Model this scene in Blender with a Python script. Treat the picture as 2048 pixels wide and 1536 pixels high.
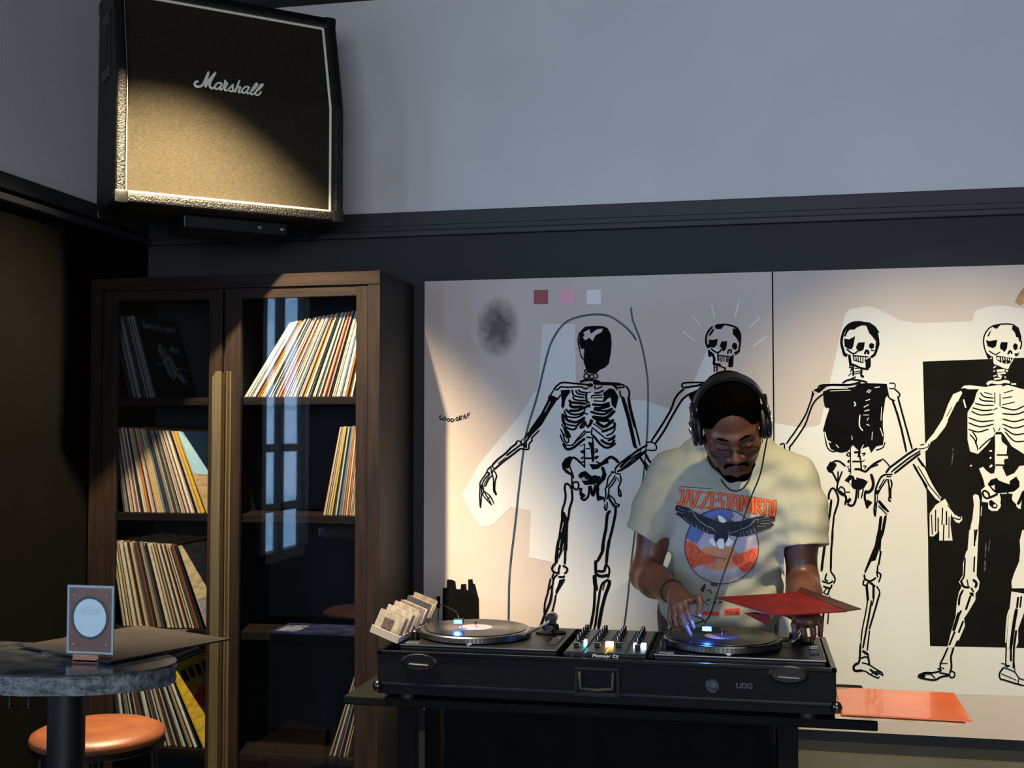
import bpy, bmesh, math, random
import numpy as np
from mathutils import Vector, Matrix, Euler
from mathutils.bvhtree import BVHTree

random.seed(7)
for o in list(bpy.data.objects):
    bpy.data.objects.remove(o)
S = bpy.context.scene
COL = S.collection

# ---------------------------------------------------------------- camera
FPX = 2300.0                      # focal length for a 2048 x 1536 frame
YAW = math.radians(11.8)          # camera turned to the left of the wall normal
PIT = math.radians(2.4)           # tilted slightly up
EYE = Vector((0.0, 0.0, 1.5))
cam_d = bpy.data.cameras.new('camera')
cam_d.sensor_width = 36.0
cam_d.lens = FPX / 2048 * 36.0
cam_d.clip_start = 0.05
cam = bpy.data.objects.new('camera', cam_d)
cam.location = EYE
cam.rotation_euler = (math.pi / 2 + PIT, 0, YAW)
COL.objects.link(cam)
S.camera = cam
RCAM = Euler((math.pi / 2 + PIT, 0, YAW)).to_matrix()

# ---------------------------------------------------------------- world and light
w = bpy.data.worlds.new('world')
S.world = w
w.use_nodes = True
w.node_tree.nodes['Background'].inputs[0].default_value = (0.50, 0.62, 0.85, 1)
w.node_tree.nodes['Background'].inputs[1].default_value = 0.05
S.view_settings.view_transform = 'Standard'
S.view_settings.look = 'None'
S.view_settings.gamma = 1.0
S.view_settings.exposure = 0.0
S.view_settings.use_curve_mapping = False


def area(name, loc, rot, sx, sy, power, col):
    l = bpy.data.lights.new(name, 'AREA')
    l.shape = 'RECTANGLE'
    l.size, l.size_y = sx, sy
    l.energy = power
    l.color = col
    o = bpy.data.objects.new(name, l)
    o.location = loc
    o.rotation_euler = rot
    COL.objects.link(o)
    return o


def spot(name, loc, aim, power, col, angle, blend, rad):
    l = bpy.data.lights.new(name, 'SPOT')
    l.energy = power
    l.color = col
    l.spot_size = math.radians(angle)
    l.spot_blend = blend
    l.shadow_soft_size = rad
    o = bpy.data.objects.new(name, l)
    o.location = loc
    o.rotation_euler = (Vector(aim) - Vector(loc)).to_track_quat('-Z', 'Y').to_euler()
    COL.objects.link(o)
    return o


WALL_Y = 4.20
LEFT_X = -2.37
RIGHT_X = 3.2
REAR_Y = -3.6
CEIL_Z = 3.55
# daylight through the street windows: two in the left wall, a wide one in the wall behind the viewer
DAY = (0.97, 0.96, 1.0)
area('daylight_window_left_near', (LEFT_X - 0.03, 2.02, 1.75), (0, -math.pi / 2, 0), 1.75, 0.60, 36, (0.42, 0.68, 1.0))
area('daylight_window_left_far', (LEFT_X - 0.03, 0.2, 1.75), (0, -math.pi / 2, 0), 1.75, 1.2, 135, (0.62, 0.81, 1.0))
area('daylight_window_rear', (0.7, REAR_Y - 0.03, 1.75), (math.pi / 2, 0, 0), 3.6, 1.9, 290, DAY)
WARM = (1.0, 0.78, 0.47)
SPOTS = [
    ('ceiling_spot_cabinet', (-1.55, 2.95, 3.12), (-1.80, 3.40, 1.0), 1120, WARM, 76, 0.65, 0.025),
    ('ceiling_spot_mural', (0.42, 2.10, 3.12), (0.72, 4.12, 0.66), 450, (1.0, 0.83, 0.47), 52, 0.85, 0.03),
]
for a in SPOTS:
    spot(*a)

# ---------------------------------------------------------------- helpers


def at(u, v, Y):
    """photograph coordinate -> the point of the place that lies at world depth Y"""
    d = RCAM @ Vector(((u - 1024.0) / FPX, (768.0 - v) / FPX, -1.0))
    return EYE + d * ((Y - EYE.y) / d.y)


def atz(u, v, z):
    d = RCAM @ Vector(((u - 1024.0) / FPX, (768.0 - v) / FPX, -1.0))
    return EYE + d * ((z - EYE.z) / d.z)


def lin(c):
    return tuple(((x / 255.0) / 12.92 if x / 255.0 <= 0.04045 else ((x / 255.0 + 0.055) / 1.055) ** 2.4) for x in c)


MATS = {}


def mat(name, rgb, rough=0.6, metal=0.0, var=0.0, vscale=8.0, bump=0.0, bscale=60.0, stretch=None, emit=0.0,
        coat=0.0, spec=0.5, rgb2=None, detail=4.0, lo=0.35, hi=0.65):
    """procedural principled material: rgb in display values, noise variation towards rgb2, noise bump"""
    if name in MATS:
        return MATS[name]
    m = bpy.data.materials.new(name)
    m.use_nodes = True
    nt = m.node_tree
    b = nt.nodes['Principled BSDF']
    c = lin(rgb)
    b.inputs['Base Color'].default_value = (*c, 1)
    b.inputs['Roughness'].default_value = rough
    b.inputs['Metallic'].default_value = metal
    b.inputs['Specular IOR Level'].default_value = spec
    b.inputs['Coat Weight'].default_value = coat
    if emit:
        b.inputs['Emission Color'].default_value = (*c, 1)
        b.inputs['Emission Strength'].default_value = emit
    if var or rgb2 or bump:
        tc = nt.nodes.new('ShaderNodeTexCoord')
        mp = nt.nodes.new('ShaderNodeMapping')
        nt.links.new(tc.outputs['Object'], mp.inputs['Vector'])
        if stretch:
            mp.inputs['Scale'].default_value = stretch
    if var or rgb2:
        n = nt.nodes.new('ShaderNodeTexNoise')
        n.inputs['Scale'].default_value = vscale
        n.inputs['Detail'].default_value = detail
        nt.links.new(mp.outputs[0], n.inputs['Vector'])
        r = nt.nodes.new('ShaderNodeValToRGB')
        c2 = lin(rgb2) if rgb2 else tuple(max(0, x * (1 - var)) for x in c)
        c1 = c if rgb2 else tuple(min(1, x * (1 + var)) for x in c)
        r.color_ramp.elements[0].position = lo
        r.color_ramp.elements[1].position = hi
        r.color_ramp.elements[0].color = (*c1, 1)
        r.color_ramp.elements[1].color = (*c2, 1)
        nt.links.new(n.outputs['Fac'], r.inputs['Fac'])
        nt.links.new(r.outputs['Color'], b.inputs['Base Color'])
    if bump:
        n2 = nt.nodes.new('ShaderNodeTexNoise')
        n2.inputs['Scale'].default_value = bscale
        n2.inputs['Detail'].default_value = 3
        nt.links.new(mp.outputs[0], n2.inputs['Vector'])
        bp = nt.nodes.new('ShaderNodeBump')
        bp.inputs['Strength'].default_value = bump
        bp.inputs['Distance'].default_value = 0.004
        nt.links.new(n2.outputs['Fac'], bp.inputs['Height'])
        nt.links.new(bp.outputs[0], b.inputs['Normal'])
    MATS[name] = m
    return m


def glass_mat(name, tint=(235, 240, 245), refl=0.06):
    m = bpy.data.materials.new(name)
    m.use_nodes = True
    nt = m.node_tree
    nt.nodes.remove(nt.nodes['Principled BSDF'])
    out = nt.nodes['Material Output']
    tr = nt.nodes.new('ShaderNodeBsdfTransparent')
    tr.inputs[0].default_value = (*lin(tint), 1)
    gl = nt.nodes.new('ShaderNodeBsdfGlossy')
    gl.inputs['Roughness'].default_value = 0.02
    fr = nt.nodes.new('ShaderNodeFresnel')
    gm = nt.nodes.new('ShaderNodeNewGeometry')     # same reflectance on both faces of the thin pane
    mm = nt.nodes.new('ShaderNodeMath')
    mm.operation = 'MULTIPLY_ADD'
    mm.inputs[1].default_value = 1 / 1.45 - 1.45
    mm.inputs[2].default_value = 1.45
    nt.links.new(gm.outputs['Backfacing'], mm.inputs[0])
    nt.links.new(mm.outputs[0], fr.inputs[0])
    mx = nt.nodes.new('ShaderNodeMixShader')
    nt.links.new(fr.outputs[0], mx.inputs[0])
    nt.links.new(tr.outputs[0], mx.inputs[1])
    nt.links.new(gl.outputs[0], mx.inputs[2])
    nt.links.new(mx.outputs[0], out.inputs[0])
    MATS[name] = m
    return m


ROOT = {}


def empty(name, loc, label=None, cat=None, group=None, kind=None):
    o = bpy.data.objects.new(name, None)
    o.location = loc
    o.empty_display_size = 0.05
    COL.objects.link(o)
    ROOT[o.name] = Vector(loc)
    tag(o, label, cat, group, kind)
    return o


def tag(o, label=None, cat=None, group=None, kind=None):
    if label:
        o['label'] = label
    if cat:
        o['category'] = cat
    if group:
        o['group'] = group
    if kind:
        o['kind'] = kind
    return o


class MB:
    """collects shapes and builds them as one mesh"""

    def __init__(self):
        self.v, self.f, self.m = [], [], []

    def raw(self, vs, fs, mi=0):
        n = len(self.v)
        self.v += [Vector(p) for p in vs]
        self.f += [tuple(i + n for i in f) for f in fs]
        self.m += [mi] * len(fs)
        return self

    def box(self, lo, hi, mi=0, bevel=0.0, M=None):
        x0, y0, z0 = lo
        x1, y1, z1 = hi
        if bevel:
            bm = bmesh.new()
            bmesh.ops.create_cube(bm, size=1.0)
            for q in bm.verts:
                q.co = Vector(((x0 + x1) / 2 + q.co.x * (x1 - x0), (y0 + y1) / 2 + q.co.y * (y1 - y0), (z0 + z1) / 2 + q.co.z * (z1 - z0)))
            bmesh.ops.bevel(bm, geom=list(bm.edges), offset=bevel, segments=2, affect='EDGES', profile=0.6)
            bm.verts.index_update()
            vs = [q.co.copy() for q in bm.verts]
            fs = [tuple(q.index for q in f.verts) for f in bm.faces]
            bm.free()
        else:
            vs = [Vector(p) for p in ((x0, y0, z0), (x1, y0, z0), (x1, y1, z0), (x0, y1, z0), (x0, y0, z1), (x1, y0, z1), (x1, y1, z1), (x0, y1, z1))]
            fs = [(0, 3, 2, 1), (4, 5, 6, 7), (0, 1, 5, 4), (1, 2, 6, 5), (2, 3, 7, 6), (3, 0, 4, 7)]
        if M is not None:
            vs = [M @ p for p in vs]
        return self.raw(vs, fs, mi)

    def lathe(self, prof, c, axis=(0, 0, 1), n=32, mi=0, cap=True):
        """profile of (radius, height) turned about the axis through c"""
        q = Vector((0, 0, 1)).rotation_difference(Vector(axis).normalized())
        vs, fs = [], []
        for r, h in prof:
            for i in range(n):
                a = 2 * math.pi * i / n
                vs.append(Vector(c) + q @ Vector((r * math.cos(a), r * math.sin(a), h)))
        for k in range(len(prof) - 1):
            for i in range(n):
                j = (i + 1) % n
                fs.append((k * n + i, k * n + j, (k + 1) * n + j, (k + 1) * n + i))
        if cap:
            fs.append(tuple(range(n - 1, -1, -1)))
            fs.append(tuple((len(prof) - 1) * n + i for i in range(n)))
        return self.raw(vs, fs, mi)

    def cyl(self, c, r, h, axis=(0, 0, 1), n=24, mi=0):
        return self.lathe([(r, 0), (r, h)], c, axis, n, mi)

    def tube(self, pts, r, n=8, mi=0, closed=False):
        pts = [Vector(p) for p in pts]
        rs = r if isinstance(r, (list, tuple)) else [r] * len(pts)
        vs, fs = [], []
        up = Vector((0, 0, 1))
        L = len(pts)
        prev = None
        for i, p in enumerate(pts):
            t = (pts[(i + 1) % L] - pts[i - 1]) if closed else (pts[min(i + 1, L - 1)] - pts[max(i - 1, 0)])
            t.normalize()
            if prev is None:
                a = t.cross(up if abs(t.z) < 0.9 else Vector((1, 0, 0))).normalized()
            else:
                a = (prev - t * prev.dot(t)).normalized()
            prev = a
            b = t.cross(a)
            for k in range(n):
                an = 2 * math.pi * k / n
                vs.append(p + (a * math.cos(an) + b * math.sin(an)) * rs[i])
        for i in range(L if closed else L - 1):
            for k in range(n):
                j = (k + 1) % n
                i2 = (i + 1) % L
                fs.append((i * n + k, i * n + j, i2 * n + j, i2 * n + k))
        if not closed:
            fs.append(tuple(range(n - 1, -1, -1)))
            fs.append(tuple((L - 1) * n + k for k in range(n)))
        return self.raw(vs, fs, mi)

    def prism(self, poly, y0, y1, mi=0):
        """polygon of (x, z) extruded along y"""
        n = len(poly)
        vs = [(x, y0, z) for x, z in poly] + [(x, y1, z) for x, z in poly]
        fs = [tuple(range(n)), tuple(range(2 * n - 1, n - 1, -1))]
        for i in range(n):
            j = (i + 1) % n
            fs.append((i, i + n, j + n, j))
        return self.raw(vs, fs, mi)

    def slab(self, poly, z0, z1, mi=0):
        n = len(poly)
        vs = [(x, y, z0) for x, y in poly] + [(x, y, z1) for x, y in poly]
        fs = [tuple(range(n - 1, -1, -1)), tuple(range(n, 2 * n))]
        for i in range(n):
            j = (i + 1) % n
            fs.append((i, j, j + n, i + n))
        return self.raw(vs, fs, mi)

    def build(self, name, mats, parent=None, smooth=False, fix=True, **tags):
        me = bpy.data.meshes.new(name)
        off = Vector((0, 0, 0))
        if parent is not None:
            off = ROOT.get(parent.name, off)
        me.from_pydata([tuple(p - off) for p in self.v], [], self.f)
        if not isinstance(mats, (list, tuple)):
            mats = [mats]
        for m in mats:
            me.materials.append(m)
        if len(mats) > 1:
            me.polygons.foreach_set('material_index', self.m)
        if fix:
            bm = bmesh.new()
            bm.from_mesh(me)
            bmesh.ops.recalc_face_normals(bm, faces=bm.faces)
            bm.to_mesh(me)
            bm.free()
        if smooth:
            me.polygons.foreach_set('use_smooth', [True] * len(me.polygons))
            if smooth != 'all':
                me.set_sharp_from_angle(angle=math.radians(35))
        me.update()
        o = bpy.data.objects.new(name, me)
        COL.objects.link(o)
        if parent is not None:
            o.parent = parent
            ROOT[o.name] = off
        tag(o, tags.get('label'), tags.get('cat'), tags.get('group'), tags.get('kind'))
        return o


def smoothpts(pts, n=6):
    """catmull-rom through 2d or 3d points"""
    P = [Vector(p) for p in pts]
    if len(P) < 3:
        return P
    out = []
    for i in range(len(P) - 1):
        p0, p1, p2, p3 = P[max(i - 1, 0)], P[i], P[i + 1], P[min(i + 2, len(P) - 1)]
        for k in range(n):
            t = k / n
            out.append(0.5 * ((2 * p1) + (p2 - p0) * t + (2 * p0 - 5 * p1 + 4 * p2 - p3) * t * t + (3 * p1 - p0 - 3 * p2 + p3) * t ** 3))
    out.append(P[-1])
    return out


def ribbon(pts, w):
    """flat 2d stroke outline: returns verts, quads; slightly uneven like a brush"""
    P = [Vector(p) for p in pts]
    vs, fs = [], []
    n = len(P)
    for i, p in enumerate(P):
        t = (P[min(i + 1, n - 1)] - P[max(i - 1, 0)])
        if t.length < 1e-9:
            t = Vector((1, 0))
        t.normalize()
        nn = Vector((-t.y, t.x))
        ww = w * 0.5 * (1.0 if 0 < i < n - 1 else 0.72)
        e = Vector((0, 0))
        if i == 0:
            e = -t * w * 0.25
        if i == n - 1:
            e = t * w * 0.25
        vs += [p + nn * ww + e, p - nn * ww + e]
        if i:
            a = 2 * i
            fs.append((a - 2, a - 1, a + 1, a))
    return vs, fs


def text_mesh(s, size, shear=0.0, bold=0.0):
    """2d glyph outlines of the built-in font: list of verts (x, y), faces; origin at the left of the baseline"""
    c = bpy.data.curves.new('glyphs', 'FONT')
    c.body = s
    c.size = size
    c.shear = shear
    c.offset = bold
    o = bpy.data.objects.new('glyphs', c)
    COL.objects.link(o)
    dg = bpy.context.evaluated_depsgraph_get()
    me = bpy.data.meshes.new_from_object(o.evaluated_get(dg))
    vs = [Vector((p.co.x, p.co.y)) for p in me.vertices]
    fs = [tuple(p.vertices) for p in me.polygons]
    bpy.data.objects.remove(o)
    bpy.data.curves.remove(c)
    bpy.data.meshes.remove(me)
    return vs, fs

# ================================================================ the room
M_GREY = mat('upper_wall_paint', (202, 201, 203), 0.9, var=0.05, vscale=1.5, bump=0.25, bscale=180)
M_DARK = mat('dark_wall_paint', (34, 36, 38), 0.75, var=0.10, vscale=3, bump=0.2, bscale=150)
M_TRIM = mat('dark_trim_paint', (34, 36, 39), 0.55, var=0.05, vscale=5)
M_DADO = mat('dado_paint', (92, 90, 78), 0.8, var=0.08, vscale=4, bump=0.2, bscale=120)
M_LEFT = mat('left_wall_paint', (8, 8, 7), 0.95, spec=0.03, var=0.15, vscale=3, bump=0.2, bscale=150)
M_CEIL = mat('ceiling_paint', (30, 30, 32), 0.9, var=0.1, vscale=2)
M_FLOOR = mat('floor_boards', (58, 44, 34), 0.5, var=0.25, vscale=3, stretch=(1, 12, 1))
M_WHITEFR = mat('window_frame_paint', (60, 60, 62), 0.5, var=0.05)
GLASS = glass_mat('clear_glass')

Z_RAIL = at(1500, 397.5, WALL_Y).z
Z_DADO = at(1800, 1511, WALL_Y).z
Z_CROWN = at(690, 5, WALL_Y).z


def wallmb(x0, x1, y0, y1, z0, z1):
    return MB().box((x0, y0, z0), (x1, y1, z1))


T = 0.12
wallmb(LEFT_X - T, RIGHT_X + T, WALL_Y, WALL_Y + T, Z_RAIL, Z_CROWN).build('wall_back', M_GREY, kind='structure', label='plain pale grey upper back wall')
wallmb(LEFT_X - T, RIGHT_X + T, WALL_Y, WALL_Y + T, 0, Z_RAIL).build('wall_back_lower', M_DARK, kind='structure', label='charcoal painted lower back wall')
wallmb(LEFT_X, RIGHT_X, WALL_Y - 0.06, WALL_Y + T, Z_CROWN, CEIL_Z).build('trim_1', M_CEIL, kind='structure', label='dark band under the ceiling')
# picture rail: flat band, recessed groove, ledge
rail = MB().box((LEFT_X, WALL_Y - 0.014, Z_RAIL - 0.052), (RIGHT_X, WALL_Y, Z_RAIL), bevel=0.003)
rail.box((LEFT_X, WALL_Y - 0.006, Z_RAIL - 0.072), (RIGHT_X, WALL_Y, Z_RAIL - 0.050))
rail.box((LEFT_X, WALL_Y - 0.030, Z_RAIL - 0.096), (RIGHT_X, WALL_Y, Z_RAIL - 0.072), bevel=0.006)
rail.build('trim_2', M_TRIM, kind='structure', label='dark moulded picture rail along the back wall')
wallmb(LEFT_X, RIGHT_X, WALL_Y - 0.02, WALL_Y, 0, Z_DADO).build('wall_back_dado', M_DADO, kind='structure', label='olive grey dado at the foot of the back wall')
# left wall with two windows outside the frame
Z_LRAIL = at(80, 371, 3.5).z
LW = [(-3.6, -0.4), (0.8, 1.72), (2.32, WALL_Y)]
lw, lu = MB(), MB()
for y0, y1 in LW:
    lw.box((LEFT_X - T, y0, 0), (LEFT_X, y1, Z_RAIL))
    lu.box((LEFT_X - T, y0, Z_RAIL), (LEFT_X, y1, Z_CROWN))
for y0, y1 in ((-0.4, 0.8), (1.72, 2.32)):
    lw.box((LEFT_X - T, y0, 0), (LEFT_X, y1, 0.85))
    lu.box((LEFT_X - T, y0, 2.65), (LEFT_X, y1, Z_CROWN))
lu.build('wall_left', M_GREY, kind='structure', label='plain pale grey upper left wall')
lw.build('wall_left_lower', M_LEFT, kind='structure', label='dark brown lower left wall')
MB().box((LEFT_X - T, REAR_Y, Z_CROWN), (LEFT_X + 0.06, WALL_Y, CEIL_Z)).build('trim_3', M_CEIL, kind='structure', label='dark band under the ceiling on the left wall')
lr = MB().box((LEFT_X, 2.45, Z_RAIL - 0.052), (LEFT_X + 0.014, WALL_Y, Z_RAIL), bevel=0.003)
lr.box((LEFT_X, 2.45, Z_RAIL - 0.096), (LEFT_X + 0.03, WALL_Y, Z_RAIL - 0.072), bevel=0.006)
lr.build('trim_4', M_TRIM, kind='structure', label='dark moulded picture rail along the left wall')
MB().box((LEFT_X - T, REAR_Y - T, -0.1), (RIGHT_X + T, WALL_Y + T, 0)).build('floor', M_FLOOR, kind='structure', label='dark wooden floor')
MB().box((LEFT_X - T, REAR_Y - T, CEIL_Z), (RIGHT_X + T, WALL_Y + T, CEIL_Z + 0.1)).build('ceiling', M_CEIL, kind='structure', label='dark painted ceiling')
MB().box((RIGHT_X, REAR_Y, 0), (RIGHT_X + T, WALL_Y, CEIL_Z)).build('wall_right', mat('right_wall_paint', (120, 112, 104), 0.9, var=0.05), kind='structure', label='warm grey right wall')
rw = MB()
rw.box((LEFT_X - T, REAR_Y - T, 0), (-1.1, REAR_Y, CEIL_Z))
rw.box((2.5, REAR_Y - T, 0), (RIGHT_X + T, REAR_Y, CEIL_Z))
rw.box((-1.1, REAR_Y - T, 0), (2.5, REAR_Y, 0.8))
rw.box((-1.1, REAR_Y - T, 2.7), (2.5, REAR_Y, CEIL_Z))
rw.build('wall_rear', mat('rear_wall_paint', (90, 88, 86), 0.9, var=0.05), kind='structure', label='grey wall with the street window')


def window(name, plane, a0, a1, z0, z1, fixed, bars):
    r = empty(name, (fixed, a0, z0) if plane == 'x' else (a0, fixed, z0), 'dark framed window letting in daylight', None, None, 'structure')
    fr, gl = MB(), MB()

    def bx(mb, p0, p1, q0, q1, d):
        if plane == 'x':
            mb.box((fixed - d, p0, q0), (fixed + d, p1, q1))
        else:
            mb.box((p0, fixed - d, q0), (p1, fixed + d, q1))
    for p0, p1, q0, q1 in ((a0, a0 + 0.05, z0, z1), (a1 - 0.05, a1, z0, z1), (a0, a1, z0, z0 + 0.05), (a0, a1, z1 - 0.05, z1)):
        bx(fr, p0, p1, q0, q1, 0.025)
    for b in bars[0]:
        bx(fr, b - 0.02, b + 0.02, z0, z1, 0.02)
    for b in bars[1]:
        bx(fr, a0, a1, b - 0.02, b + 0.02, 0.02)
    bx(gl, a0 + 0.04, a1 - 0.04, z0 + 0.04, z1 - 0.04, 0.003)
    fr.build('window_frame', M_WHITEFR, r)
    gl.build('pane', GLASS, r)


window('window_1', 'x', 1.72, 2.32, 0.85, 2.65, LEFT_X, ([2.06], [1.12, 1.42]))
window('window_2', 'x', -0.4, 0.8, 0.85, 2.65, LEFT_X, ([0.2], [1.75]))
window('window_3', 'y', -1.1, 2.5, 0.8, 2.7, REAR_Y, ([0.1, 1.3], [1.75]))
# ceiling spot fittings, out of frame
for nm, loc, aim, *_ in SPOTS:
    L = Vector(loc)
    d = (Vector(aim) - L).normalized()
    r = empty('spotlight', (L.x, L.y, CEIL_Z), 'black ceiling spotlight above the ' + ('record cabinet' if 'cabinet' in nm else 'mural panels'), 'spotlight')
    MB().cyl((L.x, L.y, CEIL_Z - 0.04), 0.035, 0.04).build('mount', M_CEIL, r)
    MB().lathe([(0.03, -0.10), (0.045, -0.09), (0.05, 0.03), (0.046, 0.03), (0.042, -0.07), (0.0, -0.075)], L - d * 0.02, d, 24, cap=False).build('lamp_housing', M_CEIL, r, smooth=True)

# ================================================================ the two painted panels
MY = WALL_Y - 0.035          # front face of the panels
P_Z0 = at(1800, 1468.5, MY).z
P_Z1 = at(1200, 553, MY).z
P_X0 = at(848.5, 800, MY).x
P_XM = at(1547.5, 800, MY).x
P_W = P_XM - P_X0 - 0.003
P_BASE = mat('panel_primer', (184, 170, 162), 0.75, rgb2=(192, 182, 178), vscale=1.6, detail=3, bump=0.06, bscale=220)
P_WHITE = mat('white_brushed_paint', (204, 204, 204), 0.7, var=0.02, vscale=3, bump=0.10, bscale=90)
P_BLACK = mat('black_brushed_paint', (7, 8, 11), 0.75, spec=0.04, rgb2=(13, 13, 15), vscale=14, bump=0.12, bscale=120)
P_LINE = mat('blue_grey_marker', (38, 56, 70), 0.6, rgb2=(96, 108, 112), vscale=5, lo=0.5, hi=0.85)
P_SIDE = mat('panel_edge_wood', (120, 108, 96), 0.8, var=0.1)
P_BONE = mat('bone_white_paint', (212, 210, 203), 0.7, var=0.03, vscale=9)
P_GREYW = mat('thin_grey_wash', (178, 176, 178), 0.75, var=0.05, vscale=9)
P_SMUDGE = bpy.data.materials.new('charcoal_smudge')
P_SMUDGE.use_nodes = True


def smudge_nodes(m, c):
    """soft-edged rubbed charcoal: dark pigment that thins out with distance from c (object space)"""
    nt = m.node_tree
    b = nt.nodes['Principled BSDF']
    b.inputs['Base Color'].default_value = (*lin((92, 88, 90)), 1)
    b.inputs['Roughness'].default_value = 0.9
    tc = nt.nodes.new('ShaderNodeTexCoord')
    mp = nt.nodes.new('ShaderNodeMapping')
    mp.inputs['Location'].default_value = (-c[0] * 11, -c[1] * 11, -c[2] * 8)
    mp.inputs['Scale'].default_value = (11, 11, 8)
    gr = nt.nodes.new('ShaderNodeTexGradient')
    gr.gradient_type = 'SPHERICAL'
    no = nt.nodes.new('ShaderNodeTexNoise')
    no.inputs['Scale'].default_value = 34
    no.inputs['Detail'].default_value = 7
    mu = nt.nodes.new('ShaderNodeMath')
    mu.operation = 'MULTIPLY'
    rp = nt.nodes.new('ShaderNodeValToRGB')
    rp.color_ramp.elements[0].position = 0.02
    rp.color_ramp.elements[1].position = 0.55
    tr = nt.nodes.new('ShaderNodeBsdfTransparent')
    mx = nt.nodes.new('ShaderNodeMixShader')
    nt.links.new(tc.outputs['Object'], mp.inputs['Vector'])
    nt.links.new(mp.outputs[0], gr.inputs['Vector'])
    nt.links.new(tc.outputs['Object'], no.inputs['Vector'])
    nt.links.new(gr.outputs['Fac'], mu.inputs[0])
    nt.links.new(no.outputs['Fac'], mu.inputs[1])
    nt.links.new(mu.outputs[0], rp.inputs['Fac'])
    nt.links.new(rp.outputs['Color'], mx.inputs[0])
    nt.links.new(tr.outputs[0], mx.inputs[1])
    nt.links.new(b.outputs[0], mx.inputs[2])
    nt.links.new(mx.outputs[0], nt.nodes['Material Output'].inputs[0])




class Paint:
    """one layer of paint on a panel: strokes and fills traced in a zoomed view (ox, oy, s)"""

    def __init__(self, layer):
        self.mb = MB()
        self.y0 = self.y = MY - 0.0006 * layer
        self.n = 0

    def w(self, u, v):
        return at(u, v, self.y)

    def add(self, ox, oy, s, txt, curve=True):
        k = 4.2 / FPX
        for line in txt.split(';'):
            tk = line.split()
            if not tk:
                continue
            kind = tk[0]
            self.n += 1
            self.y = self.y0 - 0.000012 * (self.n % 40)
            c = [float(q) for q in ' '.join(tk[1:]).replace(',', ' ').split()]
            pts = [Vector((ox + c[i] / s, oy + c[i + 1] / s)) for i in range(0, len(c) - 1, 2)]
            if kind == 'f':
                ps = [self.w(p.x, p.y) for p in pts]
                # consistent winding facing the viewer
                ar = sum(ps[i].x * ps[(i + 1) % len(ps)].z - ps[(i + 1) % len(ps)].x * ps[i].z for i in range(len(ps)))
                if ar < 0:
                    ps.reverse()
                self.mb.raw(ps, [tuple(range(len(ps)))])
            else:
                wd = float(kind[1:]) / s * (1.18 if s > 1 else 1.0)
                if len(pts) > 2 and curve:
                    pts = smoothpts(pts, 4)
                pts = [p + Vector((random.uniform(-1, 1), random.uniform(-1, 1))) * 0.18 for p in pts]
                vs, fs = ribbon(pts, wd)
                self.mb.raw([self.w(p.x, p.y) for p in vs], fs)
        return self

    def build(self, name, m, parent, label=None):
        return self.mb.build(name, m, parent, fix=False, label=label)


panels = []
for i, (x0, lab) in enumerate(((P_X0, 'painted mural panel beside the record cabinet, skeleton seen from behind'), (P_XM + 0.002, 'painted mural panel with black rectangle behind a skeleton'))):
    r = empty('mural_panel', (x0, MY, P_Z0), lab, 'mural', 'mural panels on the back wall')
    MB().box((x0, MY, P_Z0), (x0 + P_W, WALL_Y - 0.001, P_Z1)).build('board', P_BASE, r)
    panels.append(r)
PA, PB = panels
A = (1640, 620, 7.682); B = (1828, 630, 7.682); C = (1620, 880, 7.682); D = (1828, 880, 7.682)
E = (1620, 1060, 4.8); F = (1828, 1060, 4.8); G = (1370, 630, 10.24); H = (1090, 760, 9.6)
I = (1100, 900, 7.682); J = (940, 860, 9.04); K = (1060, 1080, 8.535); L = (840, 540, 3.84)
N = (1240, 580, 3.84); O = (1560, 580, 3.84); X = (0, 0, 1)

# white brushed areas
Paint(1).add(*X, 'f 1085,648 1150,648 1152,770 1200,790 1255,800 1290,801 1345,820 1385,770 1418,690 1440,700 1420,800 1450,850 1500,842 1545,840 1545,1459 1105,1453 1108,1180 1112,1126 1058,1115 1062,1022 1022,1014 985,1050 965,1055 945,1030 924,990 960,925 1040,830 1075,775 1078,755').build('white_wash', P_WHITE, PA, 'broad white brushed area behind the skeletons')
Paint(1).add(*X, 'f 1549,846 1608,856 1640,850 1664,745 1690,628 1700,618 1738,612 1760,620 1800,641 1835,646 1944,643 1950,622 1975,613 2010,611 2050,618 2200,630 2230,1395 2048,1392 1870,1388 1808,1384 1806,1425 1700,1440 1549,1436').build('white_wash', P_WHITE, PB, 'broad white brushed area around the skeletons')
# colour swatches
for x0, c, nm in ((1067.5, (150, 78, 80), 'brick red'), (1120, (222, 164, 180), 'pale pink'), (1173.5, (224, 216, 224), 'off white')):
    Paint(2).add(*X, f'f {x0},{580} {x0+28.5},{579.5} {x0+28.5},{608} {x0},{608.5}').build('colour_swatch', mat('swatch_' + nm.replace(' ', '_'), c, 0.7, var=0.03, vscale=12), PA, nm + ' square colour swatch')
# charcoal smudge where the primer was drawn over
smudge_nodes(P_SMUDGE, at(996, 655, MY) - Vector((P_X0, MY, P_Z0)))
Paint(1).add(*X, 'f 930,580 1062,580 1062,730 930,730').build('charcoal_smudge', P_SMUDGE, PA, 'grey charcoal smudge')
Paint(2).add(*L, 'w6 150,1125 160,1118 152,1135 160,1150 172,1145 168,1138; w6 180,1135 190,1130 200,1140 195,1152 183,1152 180,1135; w6 210,1145 222,1140 230,1150 224,1160 212,1158 210,1145; w6 240,1140 240,1165 256,1160 260,1148 240,1140; w6 292,1130 278,1135 276,1152 292,1155 294,1145 285,1143; w6 304,1155 302,1125 318,1122 316,1135 304,1140 320,1150; w6 330,1118 334,1145; w6 352,1112 342,1115 346,1138 358,1134; w6 344,1126 355,1123; w6 385,1098 364,1106 370,1132; w6 366,1118 380,1112').build('hand_lettering', P_BLACK, PA, 'hand lettered words GOOD GRIEF')
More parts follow.
